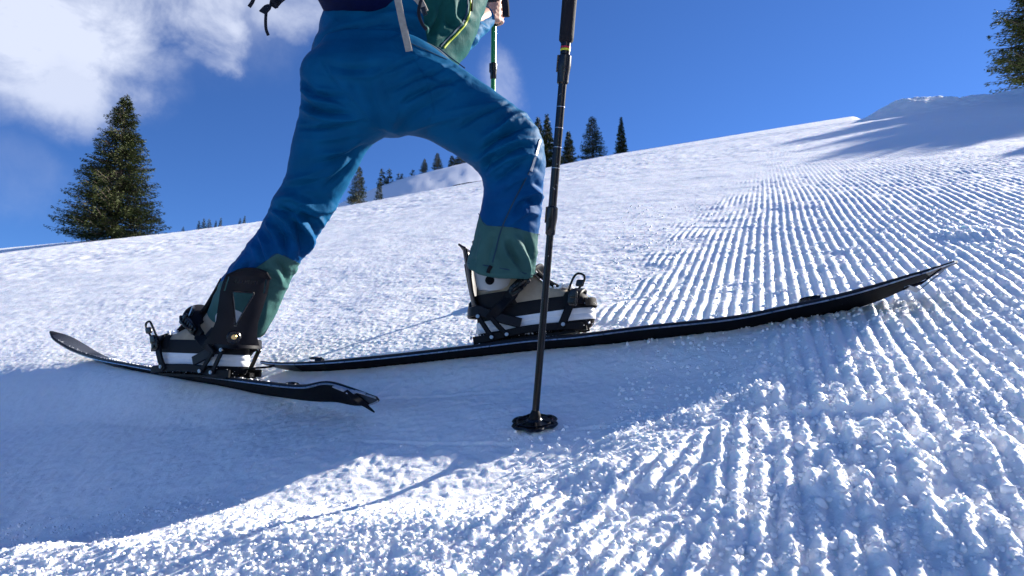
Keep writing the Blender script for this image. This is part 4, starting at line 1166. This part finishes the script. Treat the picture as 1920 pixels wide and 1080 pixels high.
surf_strip(bvhT, [(897, 400), (905, 415), (914, 423), (960, 426), (1012, 440)], .0016, .001, 'cuff_seam', M['seam'], trousers, .0004)
surf_strip(bvhT, [(878, 494), (925, 500), (1000, 516)], .003, .0015, 'hem', M['seam'], trousers, .0004)
surf_strip(bvhT, [(838, 112), (800, 95), (770, 82)], .002, .0012, 'seam', M['seam'], trousers)
surf_strip(bvhT, [(820, 88), (845, 108), (872, 128)], .003, .002, 'pocket_zip', M['seam'], trousers, .001)
m = MB(); q, nn = on_surf(bvhT, 922, 498, .003); q2, _ = on_surf(bvhT, 918, 506, .004); m.ribbon([q, q2, q2 + np.array([-.002, 0, -.008])], (1, .2, 0), .009, .004); m.build('zip_pull', M['black'], trousers)

# jacket body (rings in world space)
def ell(cx, cy, z, rx, ry, tilt=0., n=44, near=0., far=0.):
    th = np.linspace(0, 2 * math.pi, n, endpoint=False)
    x = np.cos(th) * rx; y = np.sin(th) * ry
    return np.stack([cx + x, cy + y, z + x * tilt + near * np.clip(-np.sin(th), 0, 1) + far * np.clip(np.sin(th), 0, 1)], -1)
J = [ell(-.338, 1.585, .772, .186, .172, .08, near=.030, far=.10), ell(-.336, 1.585, .790, .190, .174, .07, near=.026, far=.09), ell(-.327, 1.585, .835, .194, .168, far=.05, near=.015), ell(-.312, 1.585, .875, .200, .163), ell(-.293, 1.585, .94, .204, .172), ell(-.262, 1.59, 1.03, .198, .180),
     ell(-.215, 1.595, 1.14, .178, .198), ell(-.165, 1.60, 1.23, .155, .215), ell(-.130, 1.60, 1.29, .125, .200), ell(-.110, 1.60, 1.33, .09, .13), ell(-.095, 1.60, 1.37, .065, .07)]
mb = MB(); mb.loft(densify(J))
SH_F = np.array([-.12, 1.80, 1.24]); SH_N = np.array([-.12, 1.41, 1.24])
EL_F = P(812, 62, 1.86); EL_N = np.array([.02, 1.33, 1.04])
HAND_F = P(925, 22, 2.12)
pole_a_base = np.array([POLE_A[0], POLE_A[1], A_ * POLE_A[0] + B_ * POLE_A[1] - H_ - HOLLOW - .02])
pole_a_mid = P(1067, 10, 1.19)
pa_dir = pole_a_mid - pole_a_base; pa_dir /= np.linalg.norm(pa_dir)
HAND_N = pole_a_mid + pa_dir * .19
mb.tube(smooth_path([SH_N + [-.03, .06, 0], SH_N, (SH_N + EL_N) / 2, EL_N, (EL_N * .5 + HAND_N * .5), HAND_N * .82 + EL_N * .18], 4), [.075] * 4 + [.072] * 4 + [.062] * 4 + [.058] * 4 + [.050] * 4 + [.043], 20)
V, E, Q, deg = remesh(mb, .0055, 10)
foldsJ = [(-5, 5, [(600, 75), (660, 55), (745, 40)]), (5, 7, [(700, 30), (760, 30), (795, 55)]), (-5, 5, [(720, 55), (770, 48), (800, 75)]), (6, 7, [(770, 20), (785, 45), (810, 70)]), (6, 8, [(850, 0), (848, 30), (870, 50)]),
          (-7, 6, [(840, 5), (838, 35), (855, 52)]), (5, 6, [(873, 0), (872, 25), (880, 40)]), (-8, 6, [(832, 0), (820, 40), (800, 70)]), (5, 7, [(805, 0), (812, 30), (805, 50)]), (4, 8, [(810, 80), (840, 65), (865, 45)])]
V = sculpt(V, Q, E, deg, foldsJ, lambda V, a, b: noise3(V, 9, 400) * .010 + (1 - np.abs(noise3(V * [1, 1, 1.6], 14, 410)) * 3) * .002)
zj = (V[:, 0] - (-.205 + (V[:, 2] - .8) * -.15)) * 60
zj = np.where(V[:, 2] > 1.16, -5, zj); zj = np.where(V[:, 1] > 1.72, zj, zj)
zj = np.where((V[:, 0] > -.06) & (V[:, 1] < 1.45), -5, zj)
jacket = finish('jacket', V, Q, M['jacket'], person, {'zone_a': zj})
bvhJ = BVHTree.FromPolygons([tuple(v) for v in V], [tuple(q) for q in Q.tolist()])
surf_strip(bvhJ, [(882, -12), (881, 18), (874, 42), (858, 62), (842, 78), (832, 90)], .0055, .003, 'zip', M['zip'], jacket, .0015)
surf_strip(bvhJ, [(877, -12), (876, 18), (869, 40), (853, 58), (837, 74), (826, 87)], .005, .002, 'zip_flap', M['seam'], jacket, .0008)
hr = ell(-.338, 1.585, .772, .189, .175, .08, near=.030, far=.10); m = MB(); m.tube(list(hr) + [hr[0]], .0042, 8, False); m.build('hem', M['seam'], jacket)  # rolled hem; its dark colour paints in the crease shade under the jacket
m = MB(); q, _ = on_surf(bvhJ, 882, 10, .004); m.ribbon([q + [0, 0, .02], q, q - [0, 0, .015]], (1, 0, 0), .006, .004); m.build('zip_pull', M['black'], jacket)

# far sleeve with open cuff
SL = [ (SH_F), ]
mb = MB()
mb.tube(smooth_path([SH_F + [-.03, -.06, 0], SH_F, SH_F * .5 + EL_F * .5, EL_F], 5), [.07] * 5 + [.068] * 5 + [.06] * 5 + [.055], 22)
sl_spec = [(785, 30, 815, 112, 1.84, .8), (812, 42, 846, 110, 1.87, .85), (836, 46, 868, 100, 1.92, .9), (858, 42, 888, 90, 1.98, .9), (878, 32, 902, 72, 2.04, .9), (892, 24, 914, 60, 2.08, .9), (903, 14, 923, 50, 2.105, .9)]
mb.loft(densify(sil_rings(sl_spec)))
V, E, Q, deg = remesh(mb, .005, 5)
V = sculpt(V, Q, E, deg, [(-5, 4, [(860, 70), (880, 78), (885, 90)]), (5, 4, [(870, 60), (890, 70), (893, 82)]), (-5, 3, [(885, 50), (897, 58), (900, 68)]), (4, 4, [(895, 40), (908, 52), (915, 56)])], lambda V, a, b: noise3(V, 16, 430) * .008)
sleeve = finish('far_sleeve', V, Q, M['sleeve'], person)
bvhS = BVHTree.FromPolygons([tuple(v) for v in V], [tuple(q) for q in Q.tolist()])
surf_strip(bvhS, [(800, 122), (840, 104), (862, 82), (888, 52)], .009, .002, 'reflective_piping', M['reflect'], sleeve, .001, default=1.9)

# ------------------------------------------------------------------ body: head, neck, arms and hands as one skin mesh
PB_BASE = np.array([POLE_B[0], POLE_B[1], A_ * POLE_B[0] + B_ * POLE_B[1] - H_ - .02])
pb_top = P(926, 25, 2.14); pb_dir = pb_top - PB_BASE; pb_dir /= np.linalg.norm(pb_dir)
body = MB()
body.loft(densify([ell(-.11, 1.6, 1.28, .10, .14), ell(-.09, 1.6, 1.33, .06, .07), ell(-.075, 1.6, 1.38, .055, .058), ell(-.06, 1.6, 1.42, .052, .055)]))
hd = np.array([-.035, 1.60, 1.52])
th = np.linspace(0, 2 * math.pi, 28, endpoint=False); rg = []
for k in range(15):
    a = -math.pi / 2 + math.pi * k / 14; z = math.sin(a) * .122; r_ = math.cos(a)
    wx = .098 * r_ + .001; wy = .074 * r_ + .001; jaw = max(-z / .122, 0)
    rg.append(np.stack([hd[0] + np.cos(th) * wx + jaw * .018, hd[1] + np.sin(th) * wy * (1 - .22 * jaw), np.full(28, hd[2] + z)], -1))
body.loft(rg)
body.tube([hd + [.088, 0, .020], hd + [.112, 0, -.012], hd + [.098, 0, -.024]], [.008, .013, .010], 10)      # nose
for sy in (-1, 1):
    body.tube([hd + [-.01, sy * .074, .018], hd + [-.018, sy * .083, .0], hd + [-.008, sy * .076, -.022]], [.008, .011, .007], 8)   # ears
body.tube([hd + [.092, -.022, -.052], hd + [.101, 0, -.050], hd + [.092, .022, -.052]], [.005, .007, .005], 8)   # lips
body.tube([hd + [.090, -.03, .030], hd + [.098, 0, .034], hd + [.090, .03, .030]], [.007, .008, .007], 8)
def arm(a, b, c):
    body.tube([a, a * .5 + b * .5, b, b * .5 + c * .5, c], [.045, .040, .036, .034, .026], 14)
arm(SH_F, EL_F, HAND_F + (EL_F - HAND_F) / np.linalg.norm(EL_F - HAND_F) * .055); arm(SH_N, EL_N, HAND_N + (EL_N - HAND_N) / np.linalg.norm(EL_N - HAND_N) * .06)
body.tube([SH_F, [-.12, 1.6, 1.27], SH_N], [.05, .07, .05], 14)
def fist(center, axis, arm_from, mirror, sc=1.0):
    """fingers closed round a shaft; axis = shaft direction upward"""
    ax = axis / np.linalg.norm(axis); tow = np.asarray(arm_from) - center; tow -= ax * np.dot(tow, ax); tow /= np.linalg.norm(tow)    # from shaft to wrist
    sd = np.cross(ax, tow) * mirror
    def L(a, b, c): return center + (tow * a + sd * b + ax * c) * sc
    # palm behind the shaft
    for c in np.linspace(-.030, .030, 5):
        body.tube([L(.058, .004, c * .75), L(.030, .012, c), L(.006, .023, c)], [.019, .017, .013], 12)
    # four fingers, unequal lengths, each with three bends
    for k, (c, ln, r_) in enumerate([(.034, .95, .0088), (.0125, 1.05, .0092), (-.0085, 1.0, .0088), (-.028, .84, .0078)]):
        body.tube(smooth_path([L(.010, .023, c), L(-.014, .024, c + .001), L(-.028 * ln, .008, c + .001), L(-.024 * ln, -.013, c), L(-.004, -.022 * ln, c - .001), L(.010 * ln, -.018, c - .001)], 3), r_ * sc, 10)
    # thumb leaves the side of the palm and closes over the index finger
    body.tube(smooth_path([L(.040, .002, .026), L(.026, -.012, .038), L(.006, -.024, .043), L(-.014, -.022, .042)], 3), [.0125 * sc] * 4 + [.0105 * sc] * 3 + [.0095 * sc] * 2 + [.008 * sc], 10)
fist(pb_top + 0 * pb_dir, pb_dir, EL_F, 1, 1.0)
fist(HAND_N, pa_dir, EL_N, -1)
V, E, Q, deg = remesh(body, .0030, 2)
bodyo = finish('body', V, Q, M['flesh'], person)
m = MB(); rg = []
for k in range(9):
    a = .12 + (math.pi / 2 - .12) * k / 8; z = math.sin(a) * .128 + .022; r_ = math.cos(a) + .02
    rg.append(np.stack([hd[0] - .006 + np.cos(th) * .108 * r_, hd[1] + np.sin(th) * .086 * r_, np.full(28, hd[2] + z) - np.cos(th) * -.004], -1))
m.loft(rg); m.build('beanie', M['beanie'], person)
m = MB(); m.loft([np.stack([hd[0] - .010 + np.cos(th) * a_, hd[1] + np.sin(th) * b_, np.full(28, hd[2] + z_)], -1) for a_, b_, z_ in ((.088, .066, -.05), (.098, .079, -.01), (.100, .080, .03), (.095, .076, .06))]).v[0][:, 0] -= .0
m.v = [v - np.array([.016, 0, 0]) for v in m.v]; m.build('hair', M['hair'], person)
for sy in (-1, 1):
    m = MB(); m.disc(hd + [.0925, sy * .028, .012], (1, sy * .25, 0), .0085, .004, 14); m.build('eye', M['white'], person)

# ------------------------------------------------------------------ backpack
pack = root('backpack', (-.38, 1.46, .88), 'dark navy backpack on the back of the climbing person, cut by the top edge', 'backpack')
mb = MB(); rg = []
pc = np.array([-.325, 1.46, 1.16]); lean = math.radians(14); n = 48; th = np.linspace(0, 2 * math.pi, n, endpoint=False)
for k in range(17):
    a = -math.pi / 2 + math.pi * k / 16; zz = .285 * math.copysign(abs(math.sin(a)) ** .8, math.sin(a)); r_ = abs(math.cos(a)) ** .5 + .02
    cx = np.sign(np.cos(th)) * np.abs(np.cos(th)) ** .7 * .135 * r_; cy = np.sign(np.sin(th)) * np.abs(np.sin(th)) ** .7 * .155 * r_
    rg.append(np.stack([pc[0] + cx + zz * math.tan(lean), pc[1] + cy, np.full(n, pc[2] + zz) - cx * .25], -1))
mb.loft(rg); V, E, Q, deg = remesh(mb, .007, 4)
V = sculpt(V, Q, E, deg, [], lambda V, a, b: noise3(V, 12, 500) * .010)
pb = finish('pack_body', V, Q, M['navy'], pack)
m = MB(); m.tube(smooth_path([(-.47, 1.36, 1.00), (-.41, 1.31, 1.02), (-.31, 1.305, 1.02), (-.23, 1.33, 1.02)], 5), .006, 8); m.build('bottom_seam', M['strapblack'], pack)
for sy, yy in ((-1, 1.47), (1, 1.73)):
    m = MB(); m.ribbon(smooth_path([(-.34, yy, 1.30), (-.20, yy - .02 * sy * -1, 1.33), (-.06, yy, 1.25), (-.03, yy, 1.12), (-.10, yy, 1.10), (-.20, yy, 1.07)], 5), (0, 1, 0), .055, .010); m.build('shoulder_strap', M['strapblack'], pack)
def strap(name, pts, width, mt, th_=.0022, wd=(1, 0.1, 0.1), parent=pack):
    return MB().ribbon(smooth_path([P(*p) for p in pts], 4), wd, width, th_).build(name, mt, parent)
strap('compression_strap', [(560, -60, 1.42), (530, -5, 1.40), (506, 10, 1.395), (492, 24, 1.39)], .022, M['strapblack'], .003, (.8, 0, .55))
strap('strap_tail', [(499, 22, 1.388), (498, 40, 1.386), (499, 55, 1.386), (503, 66, 1.385)], .0065, M['strapblack'], .003, (1, 0, .1))
strap('strap_end', [(500, -60, 1.42), (482, -20, 1.42), (474, 2, 1.42), (467, 13, 1.42)], .008, M['strapblack'], .003, (.8, 0, .5))
strap('hip_belt_strap', [(735, -60, 1.36), (744, -10, 1.355), (752, 30, 1.352), (760, 65, 1.35), (767, 96, 1.348)], .0145, M['strapgrey'], .002, (1, .1, .25))
strap('hip_belt', [(700, -40, 1.39), (755, -22, 1.385), (785, 0, 1.385), (797, 22, 1.39)], .016, M['strapgrey'], .004, (.6, 0, .8))
strap('webbing_loop', [(800, -30, 1.37), (789, 2, 1.37), (785, 24, 1.37), (791, 44, 1.37), (800, 56, 1.37)], .007, M['strapblack'], .002, (1, 0, .2))
strap('buckle', [(793, 14, 1.375), (797, 28, 1.375)], .010, M['black_gloss'], .006, (1, 0, 0))

# ------------------------------------------------------------------ poles
def make_pole(base, dirn, length, label, mats, joints, foam, radii, basket, marks=True):
    rt = root('ski_pole', tuple(base), label, 'ski pole')
    at = lambda s_: base + dirn * s_
    m = MB(); pr = 0.02
    seg = [0.0] + [j for j in joints] + [foam[0] + .01]
    for k in range(len(seg) - 1):
        mm = MB(); mm.tube([at(seg[k]), at(seg[k + 1])], [radii[k], radii[k]], 20); mm.build('shaft', mats[0], rt)
    m = MB(); m.tube([at(-.015), at(.0), at(.012), at(.035)], [.0015, .003, .0045, radii[0] * 1.15], 14); m.build('tip', M['steel'], rt)
    for k, j in enumerate(joints):
        r0 = radii[k + 1]; m = MB(); m.tube([at(j - .030), at(j - .027), at(j - .012), at(j), at(j + .004), at(j + .022), at(j + .025)], [radii[k] * 1.02, r0 * 1.18, r0 * 1.22, r0 * 1.38, r0 * 1.42, r0 * 1.36, r0], 20)
        lk = m.build('lock', M['black_gloss'], rt)
        side = np.cross(dirn, [0, 1, 0]); side /= np.linalg.norm(side)
        l2 = MB(); l2.box(at(j + .008) + side * r0 * 1.3, dirn * .014, side * .0022, np.array([0, 1, 0]) * .004); l2.build('lock_lever', M['black_gloss'], lk)
    m = MB(); f0, f1 = foam; ff = radii[-1] + .0035
    m.tube([at(f0), at(f0 + .004), at(f0 + .012), at((f0 + f1) / 2), at(f1 - .02)], [ff * .8, ff * 1.06, ff * 1.08, ff * 1.08, ff * 1.12], 22); m.build('foam_grip', M['foam'], rt)
    m = MB(); m.tube(smooth_path([at(f1 - .03), at(f1), at(f1 + .03), at(f1 + .06), at(f1 + .10), at(f1 + .12)], 3), list(np.interp(np.linspace(0, 1, 16), [0, .1, .3, .5, .7, .9, 1], [.014, .017, .015, .017, .016, .019, .012])), 18); m.build('grip', M['black'], rt)
    if basket:
        b = .030; n_ = 80; R0 = .047
        nrm = np.array([-A_, -B_, 1.0]); nrm = nrm / np.linalg.norm(nrm) * .65 + dirn * .35; nrm /= np.linalg.norm(nrm)
        e1 = np.cross(nrm, [0, 1, 0]); e1 /= np.linalg.norm(e1); e2 = np.cross(nrm, e1)
        c = at(b)
        def ring(r_, zz, lobe): 
            a_ = np.linspace(0, 2 * math.pi, n_, endpoint=False); rr_ = r_ * (1 - lobe * (.5 + .5 * np.cos(6 * a_ + .3)) ** 3)
            return c + (np.cos(a_) * rr_)[:, None] * e1 + (np.sin(a_) * rr_)[:, None] * e2 + nrm * zz
        m = MB(); m.loft([ring(.013, .008, 0), ring(.016, .004, 0), ring(.030, .002, .05), ring(R0 * .96, .0015, .16), ring(R0, -.001, .16), ring(R0 * .97, -.0035, .16), ring(.03, -.002, .05), ring(.012, -.003, 0)])
        bk = m.build('basket', M['black_gloss'], rt)
        m = MB(); m.tube([c - dirn * .012, c, c + dirn * .014, c + dirn * .022], [.009, .0125, .0105, .0075], 16); m.build('basket_hub', M['black'], bk)
        rib = MB()
        for k in range(6):
            a_ = 2 * math.pi * k / 6 + .55; dd = e1 * math.cos(a_) + e2 * math.sin(a_)
            rib.tube([c + dd * .012 + nrm * .004, c + dd * .040 + nrm * .0025], .0016, 6)
        rib.tube(list(ring(.034, .0028, .0)[::4]) + [ring(.034, .0028, 0)[0]], .0013, 6, False)
        rib.build('rib', M['black_gloss'], bk)
    return rt, at
LA = float(np.linalg.norm(pole_a_mid - pole_a_base))
def s_at(base, dirn, py_):
    ss = np.linspace(0, 1.6, 1600); _, y_ = proj(base + dirn * ss[:, None]); return float(ss[np.argmin(np.abs(y_ - py_))])
sA = lambda y_: s_at(pole_a_base, pa_dir, y_)
poleA, atA = make_pole(pole_a_base, pa_dir, 1.2, 'black ski pole planted in the snow in front of the long board', (M['alu_black'],), [sA(412), sA(128)], (sA(80), sA(-60)), (.0068, .0078, .0092), True)
for y0_, y1_, mt, nm in ((88, 92, M['red'], 'red_mark'), (93, 97, M['yellow'], 'yellow_print')):
    m = MB(); a0, a1 = sA(y1_), sA(y0_); m.tube([atA(a0), atA(a1)], [.0096, .0096], 20); m.build(nm, mt, poleA)
for y_ in (201, 240, 277, 148, 316):
    m = MB(); a0 = sA(y_); m.tube([atA(a0 - .0006), atA(a0 + .0006)], [.0080 if y_ > 128 else .0094] * 2, 20); m.build('scale_mark', M['screw'], poleA)
sB = lambda y_: s_at(PB_BASE, pb_dir, y_)
poleB, atB = make_pole(PB_BASE, pb_dir, 1.2, 'green ski pole held by the far hand behind the front thigh', (M['alu_green'],), [sB(330), sB(132)], (sB(50), sB(-25)), (.0072, .0082, .0088), True)
m = MB(); st = pb_top + np.array([.030, -.012, .0])
m.ribbon(smooth_path([P(938, -40, 2.12), P(945, -10, 2.11), P(948, 12, 2.11), P(949, 31, 2.11)], 4), (1, .1, 0), [.018] * 6 + [.024] * 7, .012); m.build('wrist_strap', M['strapblack'], poleB)

# ------------------------------------------------------------------ loose snow
def crumb_mesh(centers, radii, seed, jitter=.22, sub=2):
    bm = bmesh.new(); bmesh.ops.create_icosphere(bm, subdivisions=sub, radius=1); base = np.array([v.co[:] for v in bm.verts]); fc = np.array([[v.index for v in f.verts] for f in bm.faces]); bm.free()
    g = np.random.default_rng(seed); Vs = []; Fs = []; n = 0
    for c, r_ in zip(centers, radii):
        j = 1 + g.normal(0, jitter, len(base)); sc = g.uniform(.75, 1.15, 3); Vs.append(base * j[:, None] * sc * r_ + c); Fs.append(fc + n); n += len(base)
    return np.concatenate(Vs), np.concatenate(Fs)
def scatter(n, box, rlo, rhi, seed, power=3.0, sink=.3):
    g = np.random.default_rng(seed); cs = []; rs2 = []
    px_ = g.uniform(box[0], box[2], n); py_ = g.uniform(box[1], box[3], n); pts = np.array([plane_pt(a, b) for a, b in zip(px_, py_)])
    zz = micro(pts[:, 0].copy(), pts[:, 1].copy()); r_ = rlo + (rhi - rlo) * g.uniform(0, 1, n) ** power
    return np.c_[pts, zz + r_ * sink], r_
parts = [scatter(3000, (0, 880, 1000, 1080), .0008, .0036, 1), scatter(3000, (950, 740, 1920, 1080), .0009, .0050, 2), scatter(2200, (1150, 620, 1920, 800), .0010, .0055, 3), scatter(2500, (1150, 380, 1920, 620), .0015, .0065, 4),
         scatter(90, (0, 700, 1100, 870), .0008, .0026, 5), scatter(40, (1350, 650, 1900, 1000), .005, .009, 6, 1.5, .2)]
cc = np.concatenate([p[0] for p in parts]); rr = np.concatenate([p[1] for p in parts])
V, Fc = crumb_mesh(cc, rr, 11, .25, 1)
o = mk('snow_crumbs', V, Fc, M['snow_bit']); tag(o, 'loose white snow crumbs scattered over the groomed ridges', 'snow', kind='stuff')
# snow lying on the topsheets, bindings and boots
def dusting(parent, pts, rad, seed, name='snow_dusting'):
    V, Fc = crumb_mesh(pts, rad, seed, .3, 1); o = mk(name, V, Fc, M['snow_bit'], parent); o['kind'] = 'stuff'
def along(N, Fv, a, b, n, wlo, whi, rlo, rhi, seed, up=TH):
    g = np.random.default_rng(seed); ps = []; rs3 = []
    ia, ib = sorted((px_index(N, a), px_index(N, b)))
    for _ in range(n):
        i_ = g.integers(ia, ib + 1); c, f, w, u, wl = board_frame(N, Fv, i_); q = g.uniform(wlo, whi)
        r_ = g.uniform(rlo, rhi) ; ps.append(c + f * g.uniform(-.01, .01) + w * wl * q + u * (up + r_ * .4)); rs3.append(r_)
    return np.array(ps), np.array(rs3)
a1 = along(fN, fF, 830, 1130, 1300, -.34, .5, .0015, .0055, 21); a2 = along(fN, fF, 640, 900, 350, -.1, .5, .001, .004, 22); a3 = along(fN, fF, 560, 1700, 200, -.46, -.3, .0005, .0014, 23)
dusting(front, np.concatenate([a1[0], a2[0], a3[0]]), np.concatenate([a1[1], a2[1], a3[1]]), 31)
a1 = along(rN, rF, 210, 560, 1200, -.36, .5, .001, .0045, 24); a2 = along(rN, rF, 120, 650, 160, -.47, -.3, .0005, .0013, 25)
dusting(rear, np.concatenate([a1[0], a2[0]]), np.concatenate([a1[1], a2[1]]), 32)
g = np.random.default_rng(9)
def local_dust(fr, parent, n, box, rlo, rhi, seed):
    g = np.random.default_rng(seed); q = np.stack([g.uniform(box[0], box[1], n), g.uniform(box[2], box[3], n), g.uniform(box[4], box[5], n)], -1); dusting(parent, fr(q), g.uniform(rlo, rhi, n), seed)
boots = [o for o in person.children if o.name.startswith('boot')]
local_dust(fr_front, boots[0], 160, (.055, .115, -.03, .03, .108, .118), .002, .006, 41)
local_dust(fr_front, boots[0], 90, (-.15, .16, -.054, -.046, .0, .016), .0008, .003, 42)
local_dust(fr_rear, boots[1], 90, (.07, .12, -.02, .03, .100, .108), .002, .005, 43)
local_dust(fr_rear, boots[1], 60, (-.14, .14, .046, .053, .0, .014), .0008, .0028, 44)
local_dust(fr_front, boots[0], 70, (-.17, -.13, -.05, .04, -.005, .03), .001, .004, 45)
